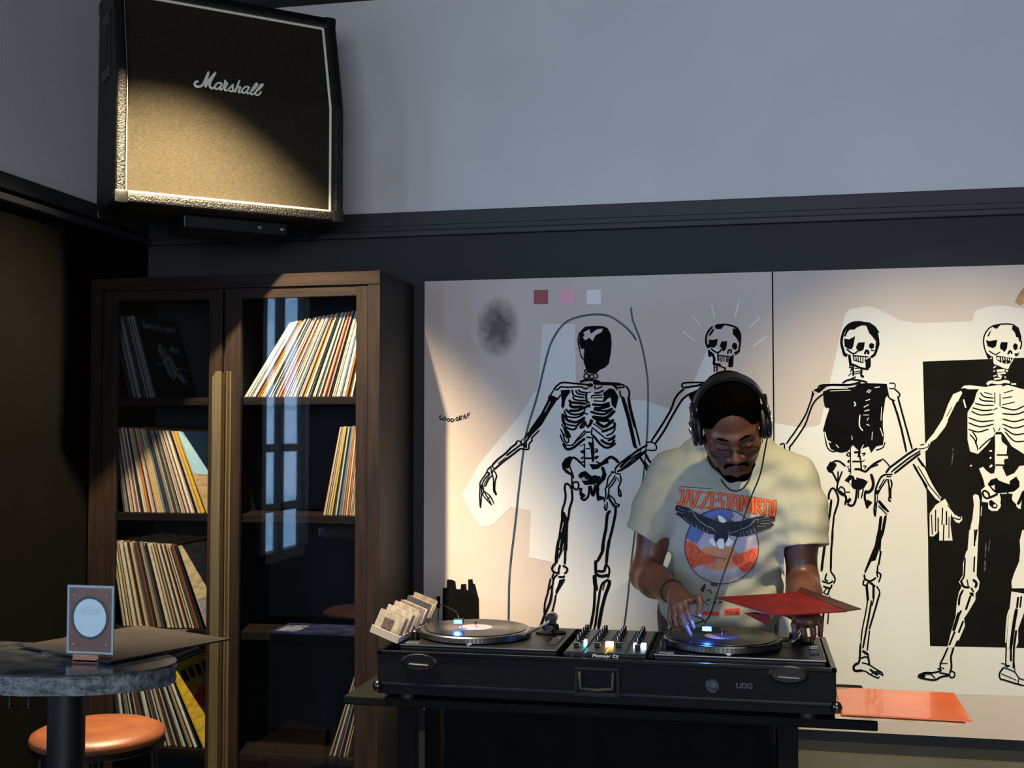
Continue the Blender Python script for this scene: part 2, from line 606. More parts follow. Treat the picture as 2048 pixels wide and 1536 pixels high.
# arch line round the first skeleton
Paint(2).add(*X, 'w4.2 1017,1250 1019,1150 1029,1060 1040,960 1052,870 1075,790 1093,715 1106,678 1130,646 1165,632 1210,630 1240,645 1262,665 1272,680; w3.6 1262,615 1266,642 1281,682 1293,740 1296,785 1294,870 1286,960 1275,1030 1262,1130 1255,1200 1247,1262').build('arch_line', P_LINE, PA, 'thin blue grey arch line')
# black painted skyline low on the panel
Paint(2).add(700, 1140, 3.938, 'f 730,140 760,140 765,75 800,75 830,90 836,150 870,152 875,110 915,110 918,155 930,160 930,75 965,72 968,105 985,110 1000,175 1015,230 1017,420 728,420; f 682,206 712,208 708,300 684,300').build('black_block_shape', P_BLACK, PA, 'black jagged block shape')

# ---- first skeleton (seen from behind)
k1 = Paint(3)
k1.add(*L, 'f 1225,510 1235,465 1270,435 1330,428 1400,430 1440,445 1465,490 1472,560 1465,640 1450,720 1420,750 1385,765 1360,785 1355,800 1285,790 1270,745 1255,700 1258,650 1235,600 1222,560;'
       'w9 1226,480 1214,540 1226,610 1242,672 1258,684; w9 1275,765 1262,775 1280,790; w9 1262,800 1290,800 1290,830 1262,830 1262,800; w9 1305,805 1332,805 1332,830 1305,830 1305,805; w9 1345,790 1365,815 1345,835; w10 1320,770 1352,785;'
       'f 1010,960 1062,985 1000,1080 935,1190 850,1275 818,1292 845,1220 930,1100 985,990; w12 1600,980 1640,1150 1690,1345; w13 1555,1000 1600,1150 1650,1330 1665,1370')
k1.add(*H, 'w30 170,180 240,100 345,50 600,70 760,85 900,100; w28 200,190 260,170 305,130 420,140 680,135 770,170 820,150; w40 680,40 760,10 900,0 1050,40; w55 940,60 1100,70 1300,75 1440,85; w25 820,90 880,75 910,110 840,120 820,90; w25 960,110 970,170 1100,125; w28 1300,100 1400,150 1480,140 1520,130 1500,90 1440,85; w28 1320,110 1390,190;'
       'f 300,195 470,185 490,230 420,320 385,400 375,500 345,555 310,510 320,390 305,280; f 1110,250 1240,155 1330,180 1410,330 1390,430 1355,560 1280,480 1260,330 1200,360 1150,420 1110,400 1130,320; w25 170,190 110,280 60,350; w25 170,320 200,370 240,370 300,290; w30 1550,120 1600,180 1620,280 1600,350; w28 1440,210 1450,300 1530,380; w60 1490,340 1560,560 1620,800 1680,1060 1728,1280; w50 1600,340 1640,560 1690,760 1728,900;'
       'w35 800,240 790,330 810,420 850,430; w25 800,240 880,230; w25 900,350 910,300 1090,290; w30 640,190 690,230 800,240; w30 590,200 630,260 760,285; w30 520,190 560,300 750,335; w30 540,320 560,370 680,395 790,395; w45 470,390 520,430 790,455; w50 480,480 540,520 720,510; w40 480,400 480,490; w45 470,590 600,590 700,555 860,480; w25 860,480 855,530; w25 770,560 750,630 820,655; w35 400,560 480,640 600,665 700,640 750,610; w30 370,590 430,700 620,715 740,650; w45 390,680 430,770 560,810 630,800 760,720; w30 400,840 500,870 610,880; w35 330,680 350,790 400,900 520,950 590,930 620,870 760,760; w50 340,660 350,780 380,850; w30 320,850 360,920; f 340,890 400,920 480,1020 505,1110 450,1110 380,1040; w25 300,940 350,1040 450,1130 440,1200 400,1190 360,1110 350,1030; w25 295,1050 330,1150 400,1240 520,1250 600,1160 750,980; w25 760,970 760,1040 620,1160 520,1260; w45 350,1230 400,1310 460,1330 560,1290 680,1190 760,1130;'
       'w35 690,920 680,890 770,800; w35 690,920 730,900 780,840; w30 780,800 800,890; w50 880,770 880,830 820,900; w30 920,780 860,880; w30 950,250 1040,240 1120,200; w30 940,345 1100,335; w30 940,400 1130,410; w45 910,470 1100,480 1230,440; w50 950,545 1100,535 1240,490; w35 940,570 1060,590 1180,590 1290,545; w40 880,610 1000,645 1140,655 1250,590 1290,545; w60 920,710 1050,730 1180,725 1330,600; w50 960,740 1100,780 1230,775; w55 990,810 1100,890 1180,880 1310,770; w30 930,840 1100,960; w45 1100,990 1200,960 1330,890 1330,820; w30 1330,890 1340,940 1290,1020 1180,1070; w25 900,910 1100,1070 1160,1120 1260,1120 1340,1060; w30 1340,1060 1320,1120 1210,1170; w45 1080,1150 1160,1210 1270,1230 1330,1160; w40 940,1080 1080,1250 1210,1300 1350,1220; w25 900,940 895,1050 930,1060 915,1120 920,1200;'
       'w40 800,1000 860,1000; w40 800,1100 880,1105; f 820,1190 940,1200 930,1330 925,1450 885,1450 890,1340 840,1240; w30 755,1230 755,1536; w40 920,1200 930,1536; w20 670,1270 740,1240; w40 690,1380 750,1360 740,1400; w20 690,1500 740,1470; w20 940,1400 1010,1370 990,1320 950,1340; w20 940,1510 1010,1480; w30 790,1320 860,1315; w40 790,1500 930,1505')
k1.add(*I, 'f 180,210 230,130 300,95 370,110 330,170 310,240 330,290 370,400 370,450 330,400 240,350 190,290; w30 360,110 420,150 470,200; w30 470,200 530,260; w30 530,0 530,270; w20 480,30 530,60; w20 480,140 520,120; w30 480,190 520,180; w40 640,0 660,170; w30 550,130 660,130; f 600,215 720,220 770,190 800,240 740,290 650,300; w22 690,20 730,10; w22 690,110 740,100 700,140; w20 710,180 750,200 720,240; w40 780,230 840,170 930,110 1000,140 1050,190; w60 800,210 880,180;'
       'f 430,390 470,340 550,320 600,370 640,400 700,380 720,400 780,400 770,440 720,500 680,530 540,540 500,500 480,440 450,430; w45 805,270 830,360 790,460 730,520; w35 850,360 830,440 740,540 740,620; w30 335,400 340,590; w25 380,490 430,500 440,570 410,610 360,580 350,520 380,490; f 440,580 500,580 490,650 550,690 520,740 480,730 450,690 450,620; w30 600,560 600,640 580,720 520,770 470,730; w40 620,560 660,700 700,540; w40 720,540 735,700 745,770; f 750,700 830,720 830,760 740,780;'
       'w28 340,620 310,560 270,520 235,530 225,600 240,700 220,820 190,920 180,1050; w30 335,610 340,760 300,900 280,1040 260,1150 250,1536; f 190,930 230,960 250,1020 275,1030 265,1200 240,1536 100,1536 145,1200 170,1050; w40 920,940 880,1000 860,1200 830,1350 800,1536; w35 1010,870 1000,1000 960,1200 920,1350 890,1536; w30 1380,110 1440,200 1500,330 1510,400; w30 1470,60 1520,160 1590,240; w30 1460,190 1540,300')
k1.add(*J, 'w25 980,150 1060,50 1130,0; w35 1010,220 1100,90; w25 1250,10 1120,140 1120,190 1070,250 1060,340 1000,350 910,335; w25 930,190 920,240 990,260; w22 840,210 880,195 930,230; w22 940,160 970,180; f 960,240 1030,220 1030,330 970,310; w30 840,210 830,250 740,320 620,440 500,530 400,640; w28 950,270 900,280 780,370 660,460; w30 910,335 800,420 640,540 540,620 440,710; w20 510,600 650,490; w25 400,640 430,700; w20 400,640 330,700 290,780 210,900 180,960 180,1040 175,1200 185,1400; w20 310,770 350,780 270,880 210,990; w20 360,790 250,990; w20 400,820 330,900 290,990 260,1020; w20 380,680 390,780 420,870 425,1080 440,1130 470,1170; w22 440,740 480,830 455,920 445,1070 480,1160; w25 420,720 400,780; f 180,990 240,990 250,1050 230,1080 190,1060; w18 210,1060 205,1200 190,1400; w18 245,1060 230,1160 210,1170; w18 250,1100 370,1200 430,1330; w18 230,1170 310,1270 390,1350; w20 260,1130 330,1240 390,1350; w18 360,1200 310,1260; w18 380,1230 430,1330')
k1.add(*K, 'w50 490,0 460,200 445,380; w35 590,0 600,200 590,410; f 520,0 590,0 580,130 490,330 480,280 530,120; w30 440,390 380,460 390,530 480,570; w30 510,430 490,500 490,570; w30 560,440 630,480 625,540 590,570; w25 400,570 380,640 400,680; w25 470,590 410,650 380,780 370,900; w30 490,630 570,630 580,610; f 500,680 600,660 590,700 500,850 440,950 430,880 470,780; w25 440,940 420,1050 390,1180 340,1300 270,1480; w25 350,660 320,780 300,900 250,1080 240,1250; w30 370,780 330,830; w35 370,900 340,1060 280,1200 240,1300 180,1470;'
       'w45 1250,0 1240,180 1150,360; w45 1350,0 1320,200 1300,410; w45 1120,360 1120,500 1130,590; w40 1160,530 1260,530 1290,430; w30 1300,420 1350,480 1350,570 1330,640; w45 1130,590 1220,620 1330,600; w60 1100,610 1110,740 1130,850; w40 1110,740 1100,1000 1090,1160 1060,1350 1030,1480; w35 1330,680 1240,740 1200,850 1160,1100 1120,1400 1100,1480; w25 1270,740 1245,850; w50 1350,690 1350,760 1280,960 1220,1200 1170,1490; w40 1030,1480 1000,1800; w36 1100,1480 1070,1800; w45 1170,1490 1130,1800; w35 180,1470 120,1700 60,1900; w28 270,1480 190,1750')
k1.build('skeleton_drawing', P_BLACK, PA, 'brushed black skeleton with its head turned away')
hl = Paint(4)
hl.add(*L, 'f 1252,482 1300,455 1312,490 1360,455 1405,450 1396,476 1350,500 1326,545 1300,520 1270,540 1250,520 1266,496; f 1228,606 1260,605 1262,638 1238,650; w7 1000,1010 960,1090')
hl.add(*I, 'f 235,280 270,290 300,270 325,350 290,330; f 480,430 530,410 540,450 600,460 510,475; w10 210,1110 170,1260; w10 160,1380 140,1500; w10 210,1440 195,1530')
hl.build('paint_highlight', P_GREYW, PA)

# ---- second skeleton (behind the person)
k2 = Paint(3)
k2.add(*I, 'w25 1000,290 1060,220 1200,110 1340,20 1400,0; w20 1090,270 1200,160 1400,30; w30 1040,330 1160,270 1300,170 1470,20; f 920,340 960,320 1000,340 960,370; w20 1010,280 1000,350 1080,370; w20 940,370 890,440 870,560 850,600 860,680 830,800; w20 1000,390 950,480 880,570; w20 1020,420 970,520 900,590; w20 900,590 900,680 870,760; w20 830,870 850,920 870,910 880,800; w20 840,830 850,880; w22 1080,390 1090,480 1050,580 1080,630 1090,700 1080,715 1055,680 1050,600; w20 1040,440 1060,480; w25 890,690 940,790 1000,860; w20 910,690 980,750 1010,820 1060,840 1050,870 1020,860; w20 900,750 980,880')
k2.add(*G, 'w35 560,240 480,330 435,440 430,560 460,660; f 600,230 650,185 800,175 820,200 730,290 640,290; f 560,290 600,280 580,340 510,435 490,420 500,380; w32 820,190 960,220 1070,280 1130,400 1130,560 1100,720; f 980,270 1070,290 1130,420 1130,570 1100,560 1060,480 980,390; f 490,500 570,510 670,485 650,610 600,670 550,670 530,660 460,690 450,630 490,580; f 720,600 750,540 860,535 855,640 830,710 780,750 760,700 720,650; f 960,620 990,565 1060,580 1070,650 1050,710 1020,715 970,680; w30 875,790 895,720 945,720 940,785; w30 530,690 660,770 750,710; w40 670,770 680,930; w40 490,720 500,830 520,830 540,760; w45 560,790 600,900 590,1000 640,1010 720,1020; w25 700,1050 780,1070 820,1100; w25 700,830 980,850; w22 720,840 720,940; w22 770,840 745,960; w22 800,850 800,950; w22 850,850 850,960; w22 880,850 870,950; f 890,890 1000,800 990,960 980,1060 920,1075 885,1060; w30 1010,780 1120,730 1030,810; w35 600,1010 600,1160; w35 660,1010 650,1150; w20 600,1070 660,1070; w40 820,1080 820,1180')
k2.add(*N, 'w12 480,750 490,715 650,710; w14 490,750 590,735 640,720; w14 490,760 430,820 390,920 320,1040 240,1160; w14 550,790 480,840 400,970 340,1080 270,1180; f 520,800 600,760 590,870 550,860; w10 200,1170 250,1170 280,1200 270,1230 210,1230; w14 210,1190 110,1250 0,1360; w12 200,1230 100,1300 0,1390; w10 530,1020 560,1080 600,1120; w10 530,1070 570,1150; w10 560,1050 610,1100; w10 560,880 540,930 570,1000; w14 1130,1090 1165,1210; w10 1120,1100 1110,1180; w10 640,720 900,725 1010,760; w12 640,820 800,840; w12 650,880 820,890; w12 660,940 830,940; w12 860,840 1000,830; w12 860,890 1010,880; w12 860,940 1010,930; w12 840,780 845,1200; w12 680,1000 820,1010; w12 860,1000 1000,1000')
k2.build('skeleton_drawing', P_BLACK, PA, 'brushed black skeleton with rays above its skull')
Paint(3).add(*N, 'w16 487,320 570,385; w16 560,200 615,268; w16 705,115 725,205; w22 915,100 885,200; w18 1075,210 1000,285; w17 1120,360 1030,430', curve=False).build('white_rays', P_WHITE, PA, 'short white rays above a skull')

# ---- third skeleton
k3 = Paint(3)
k3.add(*A, 'w35 640,190 500,200 400,270 350,380 330,500 350,600 380,700; f 630,175 760,190 850,250 915,345 890,350 910,450 915,520 880,620 850,590 860,480 800,400 760,360 710,240 640,235 560,270 530,300 460,300 430,330 390,410 370,400 400,310 450,240 540,205; w35 900,520 870,600 840,680 790,720; f 370,440 450,450 540,400 510,560 490,600 440,600 380,560; f 555,560 590,500 690,495 680,560 670,610 600,640 560,600; f 750,540 780,505 830,520 830,580 790,600 760,580; w30 690,670 715,620 745,650 735,670; w20 785,620 830,620; f 375,650 430,680 410,720 375,715; w20 410,600 510,670 580,630; w50 450,700 470,850; w22 510,690 520,760; w22 520,700 740,720; w18 545,710 560,770; w18 580,710 595,790; w18 620,720 630,800; w18 660,730 660,800; w18 700,730 690,790; w20 520,770 660,810; w28 480,830 560,860 620,890 740,910; f 700,770 780,720 780,870 740,910 700,890; w35 510,860 510,1000; w35 640,900 630,1000; w18 540,900 620,890; w18 530,950 640,930; w18 530,980 650,960; w18 450,880 490,890 470,940; w18 440,1010 480,970; w18 650,1000 670,1030 630,1020; w30 440,1080 540,1030; w25 350,1120 450,1070 600,1080 720,1110; w30 0,1160 200,1150 450,1150 620,1110')
k3.add(*O, 'f 330,780 380,760 570,745 600,720 660,715 820,720 835,800 810,830 800,900 790,960 790,1060 800,1120 790,1190 740,1200 700,1250 680,1200 600,1230 560,1190 520,1240 470,1250 430,1240 390,1220 350,1110 330,1080 350,1000 380,910 345,900 335,850; w8 340,1080 360,1200 400,1240 440,1235; w8 740,1230 790,1210 805,1170; w10 290,745 300,735; f 255,770 330,730 360,740 300,790; w11 260,790 230,870 190,970 120,1080 50,1180; w11 330,800 270,850 230,930 190,1040 110,1160 70,1210; w12 250,780 240,850; w10 0,1190 30,1180 40,1240 70,1240 75,1210; w10 0,1240 60,1250; w8 840,715 880,720 880,755 840,755; w10 880,760 920,800 905,830; w10 830,800 840,830 880,850; w14 865,850 900,950 930,1060 970,1240; w12 905,820 940,950 970,1060 1015,1220; w14 1060,1290 1110,1370 1160,1480; w14 1025,1340 1080,1430 1130,1530')
k3.add(*C, 'w20 620,110 625,520; w45 770,110 750,250; w30 660,330 790,330; w40 690,190 760,185; w30 770,250 790,450; w16 560,230 600,190 610,250 560,230; w16 580,330 600,310 600,345 580,330; w16 570,410 600,400; w16 590,430 610,480 590,480; w16 800,210 850,200 820,240; w16 800,330 840,310; w16 820,400 860,400 840,440; w30 690,450 760,450 850,485 900,440; w25 340,350 400,320 470,340 540,400; f 250,430 310,330 400,360 410,390 380,440 330,510 280,490; w35 350,500 430,660; w30 490,490 430,650; w30 430,490 430,640; w35 430,640 410,770; w30 870,470 980,370 1090,310; w30 900,430 1040,380; w16 1090,310 1130,300 1230,410; w40 940,530 970,640 960,740 900,800 850,790; w30 850,790 840,880 860,960 880,1040; f 880,910 960,960 890,1040 860,1000; f 530,620 610,530 700,570 820,600 890,640 830,740 760,770 670,750 600,660; w30 720,760 710,860 690,960 640,1010 580,990; w25 750,760 740,890; w25 820,760 790,890; w20 480,715 530,760 530,850 470,830 430,770 480,715; w30 430,770 550,870 540,990; f 550,950 610,880 640,920 590,980; w25 560,800 610,800; w28 290,910 290,830 330,750 380,760 430,870 430,960 370,1160; w32 330,920 300,1150 230,1536; w25 370,1160 350,1350 335,1536; w40 1090,1180 1070,1350 1030,1536; w40 1160,1170 1120,1400 1070,1536')
k3.add(*E, 'w22 160,0 130,230 110,390; w18 215,0 215,90 205,180 200,400; w14 200,400 240,460 230,510; w14 160,420 145,470 170,490; w14 120,490 180,510 220,490; w16 130,540 190,560 210,530; w20 190,560 170,620; w14 130,600 160,620; w14 160,560 130,600; w18 150,640 120,900 100,1200; w16 190,640 170,900; f 650,0 705,0 690,60 660,200 630,290 590,300 530,420 520,400 570,270 620,150; w18 680,60 670,200; w22 680,210 660,330; w14 650,340 650,400 680,430 660,500; w18 640,400 650,450; w16 520,430 530,470 580,490 630,460; w14 520,480 510,520 540,530 560,500; w25 560,490 620,540; w30 545,540 555,670; w12 555,670 530,820 500,960 490,1080; w28 610,540 610,650; w16 590,680 560,860 540,960 510,1130; w12 640,540 665,580 670,630; w16 665,620 620,780 570,950; w18 570,970 550,1150; w14 610,660 600,720; w18 485,1090 475,1250 450,1290; w30 510,1165 550,1190; w14 490,1230 550,1220 570,1290; w14 560,1200 575,1290; w20 450,1280 420,1310 430,1350 480,1350 500,1350; w12 500,1275 560,1290 640,1340 690,1370 700,1400; w12 500,1350 540,1360 580,1390 650,1420 665,1410; w25 580,1340 640,1390; w14 620,1370 690,1390; w12 590,1380 630,1360 680,1370')
k3.build('skeleton_drawing', P_BLACK, PB, 'brushed skeleton with a solid black chest')
h3 = Paint(4)
h3.add(*O, 'w6 375,755 520,757; w6 385,775 540,770; w8 680,790 700,770; w8 665,785 685,765; w8 730,748 765,745; w8 570,860 580,880 570,890; w8 645,900 680,880; w8 650,930 685,920; w8 660,850 690,840; w7 640,960 680,960; w7 670,1000 680,980; w8 615,960 610,1040 635,1080; w8 665,1030 685,1040; w6 780,900 775,1000; w8 770,1060 790,1120; w6 710,1090 705,1150; w8 345,1090 360,1150 390,1170; w6 550,1120 555,1150; w8 430,1190 450,1210; w8 640,1190 620,1230')
h3.add(*C, 'f 600,640 640,600 632,700; w30 690,560 700,600')
h3.build('paint_highlight', P_BONE, PB)

# ---- black rectangle and the fourth skeleton
k4 = Paint(2)
k4.add(*X, 'f 1845.6,723 2060,715 2150,711 2160,1299 2048,1296 1860,1292 1857,1177 1856,1080 1850,880')
k4.build('black_rectangle', mat('flat_black_ground', (22, 21, 20), 0.8, spec=0.05, rgb2=(17, 16, 16), vscale=6, bump=0.1, bscale=120), PB, 'flat black painted rectangle')
b4 = Paint(3)
b4.add(*B, 'f 1200,160 1390,135 1520,150 1620,210 1655,380 1640,480 1620,580 1590,640 1530,660 1520,700 1480,760 1450,830 1380,820 1280,770 1215,750 1200,650 1140,680 1110,600 1075,480 1070,370 1100,270; w22 1225,810 1255,790; w22 1225,860 1240,860; w22 1225,940 1260,930; w45 1285,855 1380,850; w30 1290,900 1400,890; w40 1300,930 1340,945; w30 1240,985 1330,975; w24 1398,950 1404,962; w30 1420,850 1432,862; w40 1130,1060 1180,1030 1300,1040 1400,1020 1460,1040; f 720,1130 770,1085 860,1080 1180,1115 1260,1130 1230,1150 1130,1140 830,1140 770,1120; w30 1500,1060 1560,1060')
b4.add(*O, 'f 1530,760 1600,740 1680,730 1750,730 1860,760 1960,780 2000,900 2010,1100 1960,1250 1874,1260 1780,1200 1720,1110 1700,1090 1660,1090 1640,1120 1590,1190 1520,1260 1460,1240 1440,1150 1440,1040 1440,940 1490,860 1510,790; f 1650,1110 1700,1110 1700,1160 1745,1200 1740,1260 1710,1340 1700,1400 1660,1400; f 1390,775 1400,790 1370,850 1320,940 1270,1050 1200,1140 1140,1180 1110,1200 1130,1160 1180,1100 1250,990 1290,880 1330,800; w14 1410,845 1425,900; f 1105,1190 1150,1150 1160,1165 1130,1230 1105,1240')
b4.add(*D, 'f 20,380 100,390 170,430 290,670 420,880 400,950 330,900 190,720; f 240,1130 330,1000 480,900 570,1080 560,1300 592,1545 390,1545 330,1480 240,1480; f 470,900 520,980 600,1100 680,1180 740,1180 740,1230 690,1280 640,1260 590,1190 560,1080; f 1000,440 1060,410 1110,470 1180,520 1230,510 1250,420 1350,400 1420,560 1540,510 1620,400 1700,390 1760,420 1800,600 1700,760 1660,800 1690,840 1640,1060 1600,1050 1560,1000 1490,920 1480,820 1340,830 1340,960 1330,1030 1280,1090 1190,1090 1140,1050 1140,960 1040,950 1050,880 1030,770 1090,720 1070,620 1040,540; f 1250,0 1350,0 1350,180 1370,300 1400,400 1250,420 1240,300; f 905,860 940,830 990,850 1010,930 1005,1180 985,1400 960,1536 840,1536 870,1330 900,1200 920,1000; w12 1040,1020 1030,1160; w30 1170,280 1180,270; w34 1170,410 1195,390; w50 1410,270 1430,265; w26 870,400 880,390; w26 1165,170 1190,165; w30 1400,160 1410,155')
b4.add(*F, 'f 530,0 620,0 610,200 600,440 630,500 620,570 590,610 590,670 520,790 480,850 490,920 430,1060 410,1060 380,1130 320,1130 350,1000 400,830 410,700 430,600 460,540 430,500 470,430 470,330 500,210 515,190; f 1040,0 1120,0 1150,400 1130,560 940,560 935,500 960,420 1010,300 1020,200 1015,100; f 935,590 1056,610 1120,600 1090,700 1000,950 1000,1080 980,1130 890,1130 900,900 925,700; w12 920,760 895,850 880,1080')
b4.build('bone_paint', P_BONE, PB, 'white painted bones over the black rectangle')
s4 = Paint(4)
s4.add(*B, 'w18 1150,670 1100,560 1070,430 1080,320 1130,230 1220,165 1380,138 1520,145; f 1200,180 1260,150 1330,150 1270,215 1240,200; f 1190,230 1150,330 1125,325 1160,260; f 1510,170 1530,140 1610,200 1650,330 1645,420 1615,400 1600,340 1570,340 1550,270 1505,220; w18 1650,400 1650,460 1630,520; f 1540,590 1590,590 1620,560 1600,620 1560,640; f 1105,385 1160,400 1280,380 1260,480 1210,510 1130,480; f 1320,470 1340,415 1440,420 1430,510 1390,570 1360,540 1325,520; f 1520,470 1550,430 1595,460 1590,520 1550,545 1530,520; w25 1445,600 1475,550 1505,590; w15 1150,550 1240,605 1270,600 1320,570; f 1120,580 1195,640 1150,680; w22 1200,640 1215,750; f 1260,620 1320,630 1520,660 1480,740 1410,750 1330,730 1270,690; w18 1360,1090 1440,1060 1500,1080; w18 1080,1190 1200,1220')
s4.add(*O, 'w9 1540,790 1570,820 1640,830; w9 1530,830 1560,850 1640,855; w9 1500,870 1560,885 1640,885; w9 1480,905 1560,925 1630,920; w9 1470,930 1540,960 1640,950; w9 1450,980 1540,1010 1640,1000; w9 1450,1020 1540,1050 1640,1030; w9 1450,1070 1520,1090 1600,1070; w9 1460,1110 1500,1160 1520,1230; w9 1480,1090 1510,1140 1500,1180; w9 1640,1130 1590,1160 1530,1220; w9 1650,790 1650,870; w9 1690,800 1690,890; w9 1640,920 1670,905; w9 1710,830 1780,820; w9 1720,790 1790,770; w9 1710,880 1800,860; w9 1700,900 1800,920 1874,890; w9 1710,950 1810,955 1880,930; w9 1710,990 1800,1010 1880,990; w9 1710,1030 1800,1060 1880,1040; w9 1720,1060 1800,1110 1880,1100; w9 1730,1090 1800,1160 1880,1160; w9 1650,1090 1640,1060; w9 1680,1080 1690,1060; w6 1320,900 1280,970; w7 1360,860 1290,1000; w9 1080,1190 1105,1185; w6 1060,1220 1130,1210 1140,1180; f 1480,770 1505,765 1490,850 1440,930 1420,850 1420,780')
s4.add(*C, 'w28 1640,130 1500,220 1350,330 1230,420 1170,500; w22 1690,170 1500,290 1250,490; w28 1690,210 1500,350 1300,510; w25 1170,530 1260,530; w20 1180,560 1240,560; w25 1160,530 1090,570 1030,700 1000,800; w20 1180,600 1100,720 1040,830; w20 1140,600 1060,740; w22 1000,800 1000,960 985,1060 1000,1170 1015,1050 1020,960; w18 1040,840 1030,960; f 1000,780 1060,760 1040,830 1000,840; w22 1200,600 1215,720 1220,860 1210,920 1240,940; w22 1240,610 1260,680 1240,760 1240,900; w18 1210,740 1250,740; f 1040,940 1070,920 1140,1000 1220,1100 1200,1110 1100,1040; w18 1050,1010 1180,1140')
s4.add(*D, 'w14 60,400 200,640 250,720 410,910; w20 60,280 170,420 280,650 410,860; w26 0,390 100,560 200,720; w20 270,1150 280,1450; w22 330,1080 330,1400; w24 370,1200 370,1536; w24 440,1050 430,1300; w24 460,1300 450,1536; w26 500,1100 500,1300; w18 540,1180 535,1500; f 300,1480 388,1400 388,1545 330,1545; w18 520,1000 640,1150; w16 590,1190 690,1220 720,1190; f 1130,680 1180,610 1270,580 1300,620 1400,660 1470,680 1470,630 1570,560 1620,640 1620,720 1540,790 1400,810 1270,820 1220,790; w25 1060,790 1100,780 1150,830 1150,890 1100,890 1060,840 1060,790; w30 1150,890 1220,860 1280,830; f 1150,940 1190,920 1240,960 1290,1000 1270,1050 1210,1050 1160,1000; w28 1330,830 1350,900 1340,980; w30 1440,810 1430,980; w28 1500,830 1490,920 1560,1000; w40 1680,800 1640,900 1600,980; w25 1680,840 1650,1040; w30 1280,230 1420,230; w30 1260,385 1440,390; w30 1010,540 1060,700; w30 965,1380 940,1536')
s4.add(*F, 'w18 585,0 580,150; w18 582,260 575,400; w14 490,270 480,440 450,490; w20 450,490 480,545 530,550; w14 510,480 520,540; w22 570,480 600,510 590,550; w20 550,560 570,590; f 530,600 570,600 575,640 540,630; w25 540,640 500,760; w18 470,580 440,640 430,720; w25 450,780 420,840; w28 430,800 400,900 380,960; w22 390,980 340,1100; w22 470,880 430,980; w14 325,1130 280,1230 255,1280 250,1330; w16 380,1130 355,1220 360,1310 345,1370; w12 260,1280 320,1280; w12 255,1320 285,1330; w14 230,1330 260,1350 180,1370 100,1370 40,1400; w18 250,1370 340,1390; w12 350,1350 390,1370 385,1410 350,1415 340,1380; w16 40,1410 110,1430 200,1440 260,1410 330,1400; w14 160,1380 200,1420; w22 50,1390 100,1400 60,1420; w12 80,1380 160,1385; w25 1000,650 990,740; w20 1030,640 1020,740; w28 985,760 960,900 930,1130; w25 980,970 960,1130; w16 885,1130 880,1290; w25 930,1130 930,1250; w22 960,1130 955,1320; w12 840,1280 880,1290; f 880,1290 930,1300 900,1320 870,1310; w14 860,1320 820,1380 830,1430 870,1440 960,1470 1040,1490; w10 860,1320 960,1360 1010,1420 1056,1440 1120,1470; w12 960,1260 970,1360; w10 840,1380 980,1440; w10 1010,1420 1000,1470 1040,1490 1110,1500 1130,1470')
s4.build('skeleton_drawing', P_BLACK, PB, 'brushed skeleton standing in front of the black rectangle')
t4 = Paint(5)
t4.add(*B, 'w20 1305,650 1310,690; w18 1345,655 1350,700; w18 1378,660 1382,690; w18 1412,652 1416,690; w18 1445,660 1452,690; w18 1482,670 1487,710; w16 1350,715 1352,735; w16 1418,718 1415,740; w18 1285,650 1288,680', curve=False)
t4.add(*D, 'f 1180,710 1240,690 1240,770; w40 1232,1012 1250,1005')
t4.build('paint_highlight', P_BONE, PB)
Paint(3).add(*D, 'w18 600,130 605,165; w16 600,210 580,380').add(*F, 'w12 690,130 685,260; w10 730,100 715,200; w16 682,300 680,390', curve=False).build('dry_brush_marks', mat('dry_grey_paint', (96, 96, 96), 0.8, rgb2=(40, 40, 40), vscale=60), PB, 'faint grey dry brush marks')
Paint(2).add(*X, 'f 2030,604 2036,590 2050,572 2070,560 2078,580 2058,602 2040,611').build('brown_stain', mat('brown_stain', (150, 106, 74), 0.8, rgb2=(176, 140, 112), vscale=30), PB, 'small brown paint stain')

# ================================================================ speaker cabinet high in the corner
SP_A = math.radians(49.2)                 # heading of its width direction, clockwise from the wall normal
SP_W, SP_H, SP_D = 0.77, 0.755, 0.36
ux = Vector((math.sin(SP_A), math.cos(SP_A), 0))      # along the front, to its right end
uy = Vector((-ux.y, ux.x, 0))                          # into the box (away from the viewer)
uz = Vector((0, 0, 1))
sp0 = at(230, 402, 3.30)                  # lower left front corner
Msp = Matrix(((ux.x, uy.x, 0, sp0.x), (ux.y, uy.y, 0, sp0.y), (0, 0, 1, sp0.z), (0, 0, 0, 1)))
TOLEX = mat('black_pebbled_vinyl', (9, 9, 8), 0.45, spec=0.35, var=0.4, vscale=180, bump=1.0, bscale=170)
GRILLE = mat('woven_grille_cloth', (58, 52, 38), 0.50, metal=0.75, rgb2=(36, 32, 23), vscale=120, stretch=(0.25, 1, 6), bump=0.5, bscale=500)
PIPING = mat('cream_piping', (226, 220, 200), 0.45, var=0.03)
LOGO = mat('white_badge_plastic', (236, 230, 214), 0.35, var=0.02)
CAPM = mat('black_moulded_plastic', (18, 18, 18), 0.35, var=0.1)
STEEL = mat('brushed_steel', (176, 176, 172), 0.3, 1.0, var=0.08, vscale=30)
spk = empty('speaker_cabinet', sp0, 'black guitar speaker cabinet with white script badge hung above the bookcase', 'speaker')
KZ = SP_H * 0.535                          # height where the face bends back
TILT = 0.095                               # how far the top leans back
e = 0.034


def sfy(z):
    return 0.0 if z <= KZ else (z - KZ) / (SP_H - KZ) * TILT


def SM(p):
    return Msp @ Vector(p)


# shell: side profile (y, z) swept as a frame around the grille
shell = MB()
prof = [(0, 0), (0, KZ), (TILT, SP_H), (SP_D, SP_H), (SP_D, 0)]


